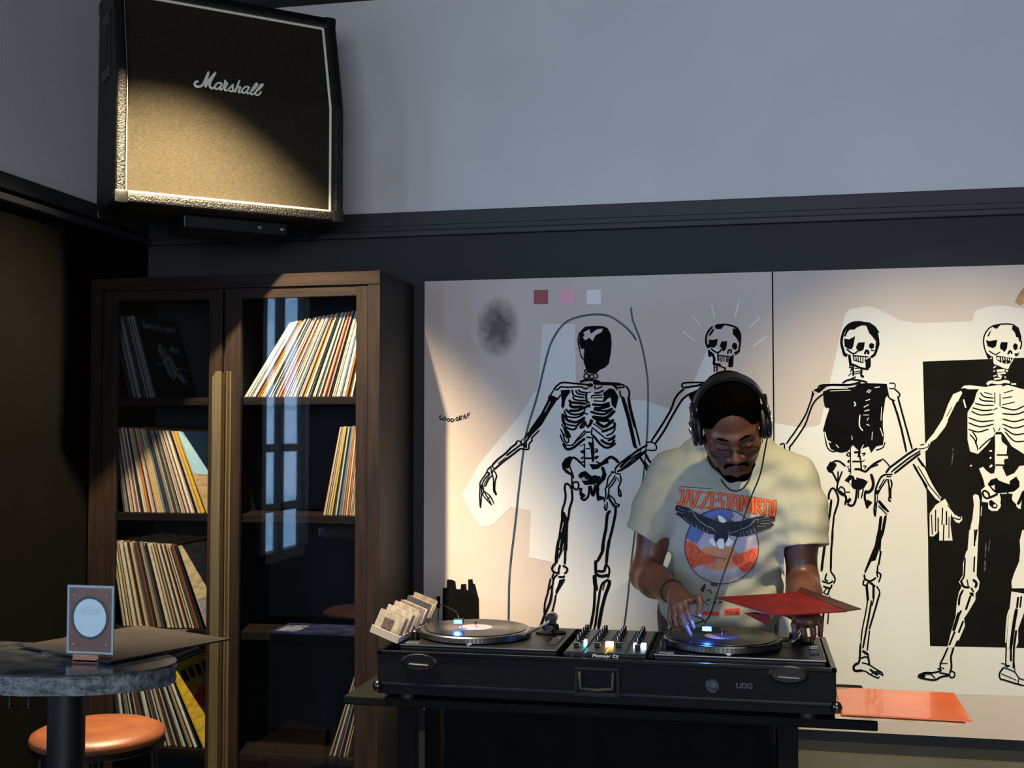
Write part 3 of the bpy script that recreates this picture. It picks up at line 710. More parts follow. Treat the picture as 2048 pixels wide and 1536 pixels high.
def sideplate(x0, x1):
    vs = [SM((x, y, z)) for x in (x0, x1) for y, z in prof]
    shell.raw(vs, [(4, 3, 2, 1, 0), (5, 6, 7, 8, 9)] + [(i, (i + 1) % 5, (i + 1) % 5 + 5, i + 5) for i in range(5)])


sideplate(0, e)
sideplate(SP_W - e, SP_W)
shell.box((e, 0, 0), (SP_W - e, SP_D, e), M=Msp)
shell.raw([SM(p) for p in ((e, TILT - 0.016, SP_H - e), (SP_W - e, TILT - 0.016, SP_H - e), (SP_W - e, SP_D, SP_H - e), (e, SP_D, SP_H - e), (e, TILT, SP_H), (SP_W - e, TILT, SP_H), (SP_W - e, SP_D, SP_H), (e, SP_D, SP_H))], [(0, 3, 2, 1), (4, 5, 6, 7), (0, 1, 5, 4), (1, 2, 6, 5), (2, 3, 7, 6), (3, 0, 4, 7)])
shell.box((e, SP_D - 0.02, e), (SP_W - e, SP_D, SP_H - e), M=Msp)
so = shell.build('vinyl_shell', TOLEX, spk)
bv = so.modifiers.new('round', 'BEVEL')
bv.width = 0.012
bv.segments = 3
bv.limit_method = 'ANGLE'
ZT = SP_H - e - 0.004
g = MB()
for y0, z0, y1, z1 in ((0.034, e, 0.034, KZ), (0.034, KZ, sfy(ZT) + 0.034, ZT)):
    g.raw([SM(p) for p in ((e, y0, z0), (SP_W - e, y0, z0), (SP_W - e, y1, z1), (e, y1, z1), (e, y0 + 0.015, z0), (SP_W - e, y0 + 0.015, z0), (SP_W - e, y1 + 0.015, z1), (e, y1 + 0.015, z1))], [(0, 1, 2, 3), (7, 6, 5, 4), (0, 4, 5, 1), (2, 6, 7, 3), (1, 5, 6, 2), (0, 3, 7, 4)])
go = g.build('grille_cloth', GRILLE, spk, label='tan black woven grille cloth')
pp = MB()
a0, a1 = e + 0.001, SP_W - e - 0.006
for seg in ([(a0, 0.029, e + 0.006), (a1, 0.029, e + 0.006)], [(a1, 0.029, e + 0.006), (a1, 0.029, KZ), (a1, sfy(ZT) + 0.029, ZT)],
            [(a1, sfy(ZT) + 0.029, ZT), (a0, sfy(ZT) + 0.029, ZT)], [(a0, sfy(ZT) + 0.029, ZT), (a0, 0.029, KZ), (a0, 0.029, e + 0.006)]):
    pp.tube([SM(p) for p in seg], 0.0048, 8)
pp.build('white_piping', PIPING, spk, smooth=True, label='cream piping around the grille')
# script badge traced from the photograph, standing on the upper face
lg = MB()
LG = ('w62 300,385 250,385 218,430 235,480 300,500 370,480 420,420 480,290 535,165; w58 535,165 500,300 460,510; w58 460,510 560,330 690,180; w62 690,180 600,340 560,440 570,510 620,535 680,500;'
      'w50 840,430 770,410 700,450 680,510 710,555 780,520 840,440; w50 840,440 800,520 800,565 850,550 890,470 905,400; w58 905,350 915,410; w50 905,400 960,430 910,520 910,580 960,580 1010,530 1090,450;'
      'w52 1090,450 1080,530 1100,590 1050,605 1000,585; w54 1235,360 1180,500 1130,620; w50 1150,560 1230,500 1255,530 1215,600 1230,630 1280,610; w48 1450,510 1380,500 1310,560 1300,620 1350,640 1420,580 1460,510; w48 1460,510 1410,600 1420,655 1470,640;'
      'w46 1470,640 1580,540 1640,450 1630,425 1590,450 1510,580 1490,650 1530,675 1600,620; w46 1600,620 1700,540 1770,460 1750,440 1700,480 1620,600 1600,670 1640,690 1700,660 1725,610')
ca = at(370 + 1000 / 11.378, 130 + 420 / 11.378, 3.55)


def onface(u, v):
    """photo point -> local (x, z) on the speaker face"""
    d = RCAM @ Vector(((u - 1024.0) / FPX, (768.0 - v) / FPX, -1.0))
    n = uy
    z = KZ
    for _ in range(6):
        t = (sp0 + uy * (sfy(z) + 0.034) - EYE).dot(n) / d.dot(n)
        p = EYE + d * t
        z = p.z - sp0.z
    return Vector(((p - sp0).dot(ux), z))


for line in LG.split(';'):
    tk = line.split()
    wd = float(tk[0][1:]) / 11.378 * (3.6 / FPX)
    pts = [onface(370 + float(q.split(',')[0]) / 11.378, 130 + float(q.split(',')[1]) / 11.378) for q in tk[1:]]
    pts = smoothpts(pts, 5)
    lg.tube([SM((p.x, sfy(p.y) + 0.031, p.y)) for p in pts], wd * 0.52, 8)
lg.build('script_badge', LOGO, spk, smooth='all', label='white script badge reading Marshall')
cp = MB()
for x in (0.0, SP_W):
    for z, y in ((0.0, 0.0), (SP_H, TILT)):
        for yy in (y, SP_D):
            cx, cz = (x - 0.003 if x == 0 else x + 0.003), (z - 0.003 if z == 0 else z + 0.003)
            sx, sz, sy = (1 if x == 0 else -1), (1 if z == 0 else -1), (1 if yy == y else -1)
            b = MB().box((min(cx, cx + sx * 0.045), min(yy - sy * 0.003, yy + sy * 0.045), min(cz, cz + sz * 0.045)), (max(cx, cx + sx * 0.045), max(yy - sy * 0.003, yy + sy * 0.045), max(cz, cz + sz * 0.045)), bevel=0.01, M=Msp)
            b.build('corner_cap', CAPM, spk, smooth=True)
h = MB()
h.box((-0.006, 0.13, 0.44), (0.004, 0.25, 0.66), bevel=0.004, M=Msp)
ho = h.build('side_handle', CAPM, spk, label='black recessed side handle')
MB().box((-0.010, 0.15, 0.48), (-0.004, 0.23, 0.62), bevel=0.003, M=Msp).build('grip', TOLEX, ho)
br = MB()
br.box((0.24, 0.10, -0.045), (0.60, 0.34, -0.004), bevel=0.004, M=Msp)
bo = br.build('mounting_plate', CAPM, spk)
for x in (0.50, 0.58):
    MB().lathe([(0.007, 0), (0.008, 0.004), (0.004, 0.008)], SM((x, 0.098, -0.025)), -uy, 12).build('bolt', STEEL, bo, smooth=True)

# ================================================================ glazed record cabinet
CF = 3.78                                   # front plane of the cabinet carcass
CB = WALL_Y - 0.02
CX1 = at(760, 700, CF).x
CX0 = LEFT_X + 0.015
CZ1 = at(617, 546, CF).z
WOOD = mat('dark_stained_wood', (33, 21, 15), 0.55, spec=0.2, rgb2=(16, 10, 7), vscale=5, stretch=(9, 9, 0.7), detail=6, bump=0.15, bscale=40)
WOODX = mat('dark_stained_wood_crossgrain', (33, 21, 15), 0.55, spec=0.2, rgb2=(16, 10, 7), vscale=5, stretch=(0.7, 9, 9), detail=6, bump=0.15, bscale=40)
INNER = mat('cabinet_black_lining', (7, 7, 7), 0.7, var=0.2, vscale=6)
SIDEW = mat('cabinet_side_ebonised', (20, 18, 15), 0.55, var=0.25, vscale=6, stretch=(9, 9, 0.6))
BRASS = mat('brushed_brass', (150, 134, 98), 0.45, 1.0, var=0.12, vscale=8, stretch=(20, 20, 0.5))
cab = empty('record_cabinet', ((CX0 + CX1) / 2, CF, 0), 'tall dark wood record cabinet with two glazed doors and brass pulls', 'cabinet')
fw = at(760, 700, CF).x - at(736, 700, CF).x
th = 0.045
for x0, x1, nm in ((CX0, CX0 + fw, 'side_panel'), (CX1 - fw, CX1, 'side_panel')):
    s_ = MB().box((x0, CF, 0), (x1, CB, CZ1), bevel=0.002).build(nm, SIDEW if nm else WOOD, cab)
    MB().box((x0, CF - 0.004, 0), (x1, CF - 0.0005, CZ1)).build('front_stile', WOOD, s_)
tp = MB().box((CX0 + fw, CF, CZ1 - th), (CX1 - fw, CB, CZ1), bevel=0.002).build('top_panel', SIDEW, cab)
MB().box((CX0, CF - 0.006, CZ1 - th), (CX1, CF - 0.0045, CZ1)).build('top_rail', WOODX, tp)
MB().box((CX0 + fw, CB - 0.015, 0.05), (CX1 - fw, CB - 0.001, CZ1 - th)).build('back_panel', INNER, cab)
MB().box((CX0 + fw, CF + 0.02, 0.0), (CX1 - fw, CB - 0.02, 0.06)).build('plinth', SIDEW, cab)
CXM = at(446, 900, CF).x
MB().box((CXM - 0.011, CF + 0.02, 0.06), (CXM + 0.011, CB - 0.016, CZ1 - th - 0.001)).build('divider', INNER, cab)
SH_Y0 = CF + 0.035
SHZ = [at(600, v, SH_Y0).z for v in (794, 1031, 1268, 1512)]
for (a, b) in ((CX0 + fw, CXM - 0.011), (CXM + 0.011, CX1 - fw)):
    for z in SHZ:
        q = MB().box((a + 0.0005, SH_Y0, z - 0.027), (b - 0.0005, CB - 0.016, z), bevel=0.0015).build('shelf', WOODX, cab)
# doors
DZ1 = at(600, 573, CF).z
DZ0 = 0.08
DY0, DY1 = CF - 0.001, CF + 0.022


def door(x0, x1, jl, jr):
    d = MB()
    tr = at(600, 577, CF).z - at(600, 598, CF).z
    d.box((x0, DY0, DZ0), (x0 + jl, DY1, DZ1), bevel=0.002)
    d.box((x1 - jr, DY0, DZ0), (x1, DY1, DZ1), bevel=0.002)
    do = d.build('door', WOOD, cab, label='glazed cabinet door frame')
    MB().box((x0 + jl, DY0 + 0.001, DZ1 - tr), (x1 - jr, DY1 - 0.001, DZ1 - 0.0005), bevel=0.0015).build('door_rail', WOODX, do)
    MB().box((x0 + jl, DY0 + 0.001, DZ0), (x1 - jr, DY1 - 0.001, DZ0 + 0.07), bevel=0.0015).build('door_rail', WOODX, do)
    MB().box((x0 + jl - 0.004, CF + 0.008, DZ0 + 0.06), (x1 - jr + 0.004, CF + 0.012, DZ1 - tr + 0.006)).build('glass_pane', GLASS, do, label='clear glass door pane')
    return do


xm = CXM
dR = door(at(449, 900, CF).x, CX1 - fw - 0.002, at(479, 900, CF).x - at(449, 900, CF).x, at(735, 900, CF).x - at(712, 900, CF).x)
dL = door(CX0 + fw + 0.002, at(442, 900, CF).x, 0.055, at(442, 900, CF).x - at(416, 900, CF).x)
hz1 = at(430, 742, CF - 0.03).z
x0, x1 = at(423, 900, CF - 0.03).x, at(441, 900, CF - 0.03).x
hl_ = MB()
hl_.prism([(x0, 0.12), (x1, 0.12), (x1, hz1), (x0 + 0.014, hz1), (x0, hz1 - 0.022)], CF - 0.030, CF - 0.027)
hl_.box((x1 - 0.003, CF - 0.0275, 0.12), (x1, CF - 0.0015, hz1 - 0.005))
po = hl_.build('pull_handle', BRASS, dL, label='long brushed brass pull')
xr = at(451, 900, CF - 0.03).x
MB().box((xr, CF - 0.030, 0.12), (xr + 0.003, CF - 0.0015, hz1), bevel=0.0008).box((xr + 0.003, CF - 0.0035, 0.12), (xr + 0.006, CF - 0.0015, hz1)).build('pull_handle', BRASS, dR, label='long brushed brass pull')

# ================================================================ records
REC = MB().box((0, 0, 0), (1, 1, 1)).build('mesh_source', mat('plain_card', (200, 190, 170), 0.6, var=0.05))
REC_ME = REC.data
bpy.data.objects.remove(REC)
SLEEVE = {
    'cream': (214, 196, 164), 'white': (226, 220, 206), 'tan': (186, 150, 108), 'brown': (96, 62, 42), 'black': (30, 27, 25),
    'charcoal': (62, 58, 56), 'grey': (128, 126, 124), 'orange': (206, 116, 48), 'red': (168, 58, 44), 'yellow': (222, 176, 52),
    'purple': (70, 62, 108), 'green': (70, 94, 78), 'blue': (92, 122, 150), 'pink': (204, 150, 138), 'lilac': (150, 136, 150), 'rust': (146, 74, 50), 'beige': (200, 174, 136)}


def smat(c):
    r = SLEEVE[c]
    d = tuple(x * 0.72 for x in r)
    return mat('sleeve_' + c, r, 0.55, rgb2=d, vscale=6, stretch=(1, 2, 9), detail=5, lo=0.42, hi=0.72)


def record(cx, z, t, th_, c, label, group, y0, side=1, depth=0.315, hgt=0.315, name='record_sleeve'):
    """one sleeve standing on its bottom edge, leaning by th_ (positive: top to the right)"""
    o = bpy.data.objects.new(name, REC_ME)
    COL.objects.link(o)
    o.scale = (t, depth, hgt)
    o.rotation_euler = (0, th_, 0)
    o.location = (cx, y0, z)
    o.material_slots[0].link = 'OBJECT'
    o.material_slots[0].material = smat(c)
    tag(o, label, 'record', group)
    return o


RY = CF + 0.055
LREC = {}


ORD = ['first', 'second', 'third', 'fourth', 'fifth', 'sixth', 'seventh', 'eighth', 'ninth', 'tenth', 'eleventh', 'twelfth'] + ['%dth' % k for k in range(13, 40)]


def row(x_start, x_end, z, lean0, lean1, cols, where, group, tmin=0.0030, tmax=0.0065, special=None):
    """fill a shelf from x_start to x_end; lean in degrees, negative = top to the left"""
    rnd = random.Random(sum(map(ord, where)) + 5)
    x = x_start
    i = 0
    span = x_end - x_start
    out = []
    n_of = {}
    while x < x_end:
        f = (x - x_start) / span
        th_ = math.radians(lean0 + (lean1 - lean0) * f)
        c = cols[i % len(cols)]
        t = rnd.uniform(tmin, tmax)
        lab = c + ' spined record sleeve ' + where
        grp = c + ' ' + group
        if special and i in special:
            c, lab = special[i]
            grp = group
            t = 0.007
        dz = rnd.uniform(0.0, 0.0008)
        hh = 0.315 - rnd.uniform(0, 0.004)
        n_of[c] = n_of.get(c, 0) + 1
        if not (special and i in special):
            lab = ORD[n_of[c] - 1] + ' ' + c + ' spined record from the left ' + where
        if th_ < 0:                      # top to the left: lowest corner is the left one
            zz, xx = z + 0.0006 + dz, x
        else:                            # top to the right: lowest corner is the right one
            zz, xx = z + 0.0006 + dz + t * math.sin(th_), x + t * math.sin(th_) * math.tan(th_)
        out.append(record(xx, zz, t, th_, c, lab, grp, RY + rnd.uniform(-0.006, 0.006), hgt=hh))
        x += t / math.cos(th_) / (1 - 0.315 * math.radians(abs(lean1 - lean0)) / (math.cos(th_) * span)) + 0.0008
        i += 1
    return out


def lx(u, v):
    return at(u, v, RY).x


z1, z2, z3, z4 = SHZ
mix = ['cream', 'tan', 'charcoal', 'white', 'brown', 'cream', 'grey', 'rust', 'beige', 'black', 'cream', 'pink', 'charcoal', 'white', 'tan', 'green', 'beige', 'brown', 'cream', 'blue']
xl = CX0 + fw + 0.062
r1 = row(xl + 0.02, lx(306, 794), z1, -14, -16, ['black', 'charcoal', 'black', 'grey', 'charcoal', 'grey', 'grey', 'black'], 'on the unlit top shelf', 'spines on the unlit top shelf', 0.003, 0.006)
r2 = row(xl, lx(404, 1031), z2, -9, -21, ['charcoal', 'tan', 'grey', 'black', 'cream', 'pink', 'brown', 'cream', 'rust', 'white', 'tan', 'black', 'cream', 'beige', 'orange', 'charcoal', 'cream', 'pink', 'green', 'tan', 'white', 'yellow', 'beige', 'grey', 'purple', 'charcoal', 'tan', 'grey', 'beige'], 'on the second shelf, left door', 'spines on the second shelf', 0.003, 0.0062,
         special={44: ('yellow', 'bright yellow spined record sleeve on the second shelf'), 50: ('purple', 'deep purple spined record sleeve on the second shelf')})
r3 = row(xl, lx(404, 1268), z3, -10, -20, ['cream', 'beige', 'black', 'cream', 'brown', 'tan', 'charcoal', 'cream', 'grey', 'black', 'cream', 'orange', 'black', 'beige', 'tan', 'cream', 'charcoal', 'brown', 'rust', 'black', 'tan', 'grey', 'brown', 'cream', 'black', 'lilac'], 'on the third shelf, left door', 'spines on the third shelf', 0.003, 0.006)
r4 = row(xl, lx(396, 1512), z4, -8, -24, ['charcoal', 'cream', 'white', 'black', 'grey', 'tan', 'brown', 'white', 'black', 'beige', 'charcoal', 'rust', 'cream', 'black'], 'on the fourth shelf, left door', 'spines on the fourth shelf', 0.0035, 0.0072)
q1 = row(lx(487, 794), CX1 - fw - 0.078, z1, 33, 12, ['cream', 'white', 'white', 'grey', 'white', 'white', 'orange', 'yellow', 'white', 'cream', 'beige', 'black', 'white', 'cream', 'green', 'white', 'red', 'cream', 'orange', 'white', 'pink', 'black', 'cream'], 'in the brightly lit right-hand row', 'spines in the lit row', 0.0028, 0.0058)
q2 = row(lx(646, 1031), CX1 - fw - 0.050, z2, 11, 4, ['orange', 'cream', 'tan', 'beige', 'yellow', 'charcoal', 'cream', 'green', 'blue', 'tan', 'orange', 'cream'], 'in the short right-hand row', 'spines in the short row', 0.003, 0.006)
q5 = row(lx(658, 1512), CX1 - fw - 0.085, z4, 18, 13, ['tan', 'charcoal', 'cream', 'brown', 'grey', 'black', 'tan'], 'in the few at the cabinet bottom right', 'spines at the cabinet bottom', 0.003, 0.006)


def lean_cover(x, z, deg, c, label, name='record_sleeve', t=0.005):
    """the outermost sleeve of a leaning row, whose printed cover shows; returns its empty"""
    th_ = math.radians(deg)
    r = empty(name, (x, RY, z + 0.0008), label, 'record')
    r.rotation_euler = (0, th_, 0)
    b = MB()
    b.box((0, 0, 0), (t, 0.315, 0.315))
    ROOT[r.name] = Vector((0, 0, 0))
    b.build('sleeve_card', smat(c), r)
    return r


def cover_poly(r, t, polys, m, name, off=0.0006):
    mb = MB()
    for p in polys:
        mb.raw([(t + off, 0.315 * (1 - a) if False else 0.315 * a, 0.315 * b) for a, b in p], [tuple(range(len(p)))])
    return mb.build(name, m, r, fix=False)


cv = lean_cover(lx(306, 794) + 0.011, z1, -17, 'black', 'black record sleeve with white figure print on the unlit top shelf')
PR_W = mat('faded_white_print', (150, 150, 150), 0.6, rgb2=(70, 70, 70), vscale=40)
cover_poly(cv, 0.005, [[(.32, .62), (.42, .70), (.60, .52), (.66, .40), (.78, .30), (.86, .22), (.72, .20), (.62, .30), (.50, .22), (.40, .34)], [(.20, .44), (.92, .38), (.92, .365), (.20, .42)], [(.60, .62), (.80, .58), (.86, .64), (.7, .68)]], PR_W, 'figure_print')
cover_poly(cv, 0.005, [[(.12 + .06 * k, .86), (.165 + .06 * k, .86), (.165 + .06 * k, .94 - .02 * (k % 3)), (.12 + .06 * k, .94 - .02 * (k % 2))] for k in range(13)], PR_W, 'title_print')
cv = lean_cover(lx(404, 1031) + 0.018, z2, -22.5, 'tan', 'record sleeve with pale blue and tan cover ending the second shelf row')
cover_poly(cv, 0.005, [[(.0, .48), (1, .40), (1, 1), (0, 1)]], mat('sky_blue_print', (168, 196, 206), 0.6, rgb2=(140, 176, 196), vscale=5), 'sky_print')
cv = lean_cover(lx(404, 1268) + 0.018, z3, -21.5, 'beige', 'record sleeve with pale beige cover ending the third shelf row')
cover_poly(cv, 0.005, [[(.0, .0), (1, .0), (1, .30), (0, .36)]], smat('lilac'), 'lower_print')
cv = lean_cover(lx(396, 1512) + 0.020, z4, -26, 'yellow', 'bright yellow record sleeve with red print ending the bottom shelf row', t=0.006)
cover_poly(cv, 0.006, [[(.25, .42), (.55, .40), (.6, .5), (.5, .56), (.7, .6), (.4, .66), (.2, .56)]], mat('red_print', (206, 70, 40), 0.6, var=0.1), 'red_print')
cover_poly(cv, 0.006, [[(.15 + .17 * k, .76 + .02 * (k % 2)), (.27 + .17 * k, .76), (.27 + .17 * k, .90), (.15 + .17 * k, .90)] for k in range(5)], mat('black_print', (36, 34, 28), 0.6, var=0.1), 'title_print')
# a sleeve lying flat on the fourth right-hand level
fl = empty('record_sleeve', (lx(640, 1262), RY, z3), 'dark blue record sleeve lying flat on an otherwise empty shelf', 'record')
fx0, fx1 = lx(545, 1262), lx(545, 1262) + 0.315
ROOT[fl.name] = Vector(fl.location)
MB().box((fx0, RY - 0.03, z3 + 0.001), (fx1, RY + 0.28, z3 + 0.008)).build('sleeve_card', mat('navy_sleeve', (52, 52, 84), 0.35, rgb2=(28, 28, 48), vscale=18), fl)
MB().box((fx0 + 0.02, RY - 0.02, z3 + 0.008), (fx0 + 0.10, RY + 0.10, z3 + 0.0086)).build('pale_print', mat('pale_print', (150, 146, 150), 0.5, rgb2=(60, 60, 80), vscale=30), fl)

# ================================================================ DJ table and flight case
BLK = mat('black_laminate', (7, 8, 11), 0.6, spec=0.12, var=0.2, vscale=30, bump=0.25, bscale=300)
BLKM = mat('black_metal', (12, 12, 13), 0.38, 0.5, var=0.1)
TBLK = mat('matt_black_table', (6, 6, 7), 0.8, spec=0.15, var=0.2, vscale=20)
ALU = mat('aluminium_edge', (150, 150, 150), 0.35, 1.0, var=0.08, vscale=20)
CHROME = mat('chrome', (214, 214, 212), 0.12, 1.0, var=0.02)
CLOTH = mat('black_table_drape', (6, 6, 8), 0.95, spec=0.1, var=0.2, vscale=12, bump=0.3, bscale=200)
RUB = mat('black_rubber', (15, 15, 15), 0.6, var=0.1)
CY0, CY1 = 3.13, 3.60
KX0, KX1 = at(756, 1306, CY0).x, at(1672, 1339, CY0).x
KZ1 = at(1215, 1322, CY0).z
KZ0 = at(1215, 1408, CY0).z
tbl_z = KZ0 - 0.022
TX0, TX1 = at(690, 1395, CY0 + 0.05).x, at(1755, 1430, CY0 + 0.05).x
tb = empty('dj_table', ((TX0 + TX1) / 2, 3.36, 0), 'low black table carrying the black flight case', 'table')
MB().box((TX0, CY0 + 0.04, tbl_z - 0.025), (TX1, CY1 + 0.02, tbl_z), bevel=0.004).build('tabletop', TBLK, tb)
dx0, dx1 = at(888, 1480, 3.2).x, at(1536, 1480, 3.2).x
# pleated drape hanging from the table front
dr = MB()
n = 90
vs, fs = [], []
for i in range(n + 1):
    x = dx0 + (dx1 - dx0) * i / n
    yy = 3.20 + 0.003 * math.sin(i * 0.3) + 0.002 * math.sin(i * 0.71)
    vs += [(x, yy, tbl_z - 0.026), (x, yy, 0.02), (x, yy + 0.006, 0.02), (x, yy + 0.006, tbl_z - 0.026)]
    if i:
        a = 4 * i
        fs += [(a - 4, a - 3, a + 1, a), (a - 2, a - 1, a + 3, a + 2), (a - 3, a - 2, a + 2, a + 1), (a - 1, a - 4, a, a + 3)]
dr.raw(vs, fs + [(0, 3, 2, 1), (4 * n, 4 * n + 1, 4 * n + 2, 4 * n + 3)])
dr.build('front_drape', CLOTH, tb, smooth=True)
l0, l1 = at(1556, 1480, 3.2).x, at(1596, 1480, 3.2).x
for x0, x1, y0 in ((l0, l1, 3.19), (l0, l1, 3.52), (TX0 + 0.14, TX0 + 0.19, 3.24), (TX0 + 0.14, TX0 + 0.19, 3.52)):
    MB().box((x0, y0, 0), (x1, y0 + 0.05, tbl_z - 0.026), bevel=0.003).build('leg', TBLK, tb)
cs = empty('flight_case', ((KX0 + KX1) / 2, CY0, KZ0), 'long black flight case holding two turntables and a mixer', 'flight case')
t = 0.012
FL = KZ0 + 0.03
for lo, hi, nm in (((KX0, CY0, KZ0), (KX1, CY0 + t, KZ1 - 0.004), 'front_wall'), ((KX0, CY1 - t, KZ0), (KX1, CY1, KZ1 - 0.004), 'rear_wall'),
                   ((KX0, CY0 + t, KZ0), (KX0 + t, CY1 - t, KZ1 - 0.004), 'end_wall'), ((KX1 - t, CY0 + t, KZ0), (KX1, CY1 - t, KZ1 - 0.004), 'end_wall'),
                   ((KX0 + t, CY0 + t, KZ0), (KX1 - t, CY1 - t, FL), 'case_floor')):
    MB().box(lo, hi).build(nm, BLK, cs)
for p, q in (((KX0, CY0, KZ1), (KX1, CY0, KZ1)), ((KX0, CY1, KZ1), (KX1, CY1, KZ1)), ((KX0, CY0, KZ1), (KX0, CY1, KZ1)), ((KX1, CY0, KZ1), (KX1, CY1, KZ1))):
    lo = (min(p[0], q[0]) - 0.002, min(p[1], q[1]) - 0.002, KZ1 - 0.006)
    hi = (max(p[0], q[0]) + (t if p[0] == KX0 == q[0] else 0.002), max(p[1], q[1]) + (t if p[1] == CY0 == q[1] else 0.002), KZ1 + 0.004)
    if p[0] == q[0] == KX1:
        lo = (KX1 - t, lo[1], lo[2])
    if p[1] == q[1] == CY1:
        lo = (lo[0], CY1 - t, lo[2])
    MB().box(lo, hi, bevel=0.002).build('rim_extrusion', mat('anodised_black_rim', (30, 30, 32), 0.3, 0.9, var=0.05), cs)
zz = at(1215, 1388, CY0).z
MB().box((KX0, CY0 - 0.004, zz - 0.004), (KX1, CY0, zz + 0.004), bevel=0.0015).build('front_moulding', mat('anodised_dark_moulding', (36, 38, 44), 0.35, 0.8, var=0.05), cs)
for x in (KX0, KX1):
    for z in (KZ0 + 0.012,):
        for y in (CY0, CY1):
            MB().lathe([(0.0, -0.016), (0.010, -0.013), (0.016, 0), (0.010, 0.013), (0.0, 0.016)], (x, y, z + 0.008), (0, 0, 1), 16, cap=False).build('ball_corner', mat('nickel_ball_corner', (70, 70, 74), 0.25, 1.0, var=0.05), cs, smooth='all')


def latch(u, v):
    c = at(u, v, CY0 - 0.004)
    b = MB()
    b.lathe([(0.052, 0.0), (0.052, 0.004), (0.046, 0.006), (0.044, 0.0035), (0.001, 0.0035)], (c.x, CY0 - 0.0005, c.z), (0, -1, 0), 28)
    for p in b.v:
        p.z = c.z + (p.z - c.z) * 0.45
    o = b.build('butterfly_latch', BLKM, cs, smooth=True)
    MB().tube([(c.x - 0.028, CY0 - 0.008, c.z - 0.006), (c.x + 0.028, CY0 - 0.008, c.z - 0.008)], 0.0022, 8).build('latch_bar', STEEL, o, smooth=True)


latch(838, 1324)
latch(1577, 1350)
c = at(1194, 1364, CY0)
hd = MB()
for x0, x1, z0, z1 in ((-.062, .062, .030, .040), (-.062, .062, -.040, -.030), (-.062, -.052, -.03, .03), (.052, .062, -.03, .03)):
    hd.box((c.x + x0, CY0 - 0.008, c.z + z0), (c.x + x1, CY0 - 0.0005, c.z + z1), bevel=0.002)
ho = hd.build('handle_frame', BLKM, cs)
MB().tube([(c.x - 0.046, CY0 - 0.006, c.z + 0.028), (c.x - 0.044, CY0 - 0.014, c.z - 0.016), (c.x, CY0 - 0.016, c.z - 0.02), (c.x + 0.044, CY0 - 0.014, c.z - 0.016), (c.x + 0.046, CY0 - 0.006, c.z + 0.028)], 0.006, 8).build('grip', RUB, ho, smooth='all')
c = at(1425, 1372, CY0)
b = MB().lathe([(0.0015, 0.0), (0.017, 0.0), (0.019, 0.001), (0.017, 0.002), (0.0015, 0.002)], (c.x, CY0 - 0.0005, c.z), (0, -1, 0), 24)
b.build('round_badge', mat('dull_silver_badge', (70, 76, 90), 0.4, 0.8, rgb2=(20, 22, 28), vscale=60), cs)
vs, fs = text_mesh('UDG', 0.02, 0.0, 0.0004)
c = at(1472, 1376, CY0)
MB().raw([(c.x + p.x, CY0 - 0.0008, c.z + p.y) for p in vs], fs).build('front_lettering', mat('dull_silver_lettering', (74, 78, 88), 0.5, 0.5, var=0.2), cs, fix=False)
for u, v in ((1780, 1380),):
    pass
for fx in (KX0 + 0.07, KX1 - 0.07):
    for fy in (CY0 + 0.06, CY1 - 0.06):
        MB().cyl((fx, fy, tbl_z + 0.0004), 0.022, KZ0 - tbl_z - 0.001, n=16).build('foot', RUB, cs, smooth=True)

# ---------------------------------------------------------------- turntables
VINYL = mat('black_vinyl', (13, 13, 14), 0.22, var=0.1, vscale=20, spec=0.6)
DECK = mat('turntable_black_plate', (17, 17, 18), 0.42, 0.2, spec=0.3, var=0.1, vscale=120)
LABELP = mat('pale_pink_record_label', (150, 130, 138), 0.7, rgb2=(138, 120, 128), vscale=20)
PLAT_Z = KZ1 + 0.034
TT_W, TT_D = 0.453, 0.353
BLUE = mat('blue_led', (120, 190, 255), 0.3, emit=1.0)
_b = BLUE.node_tree.nodes['Principled BSDF']
_b.inputs['Base Color'].default_value = (0.1, 0.3, 0.9, 1)
_b.inputs['Emission Color'].default_value = (0.03, 0.30, 1.0, 1)
_b.inputs['Emission Strength'].default_value = 5


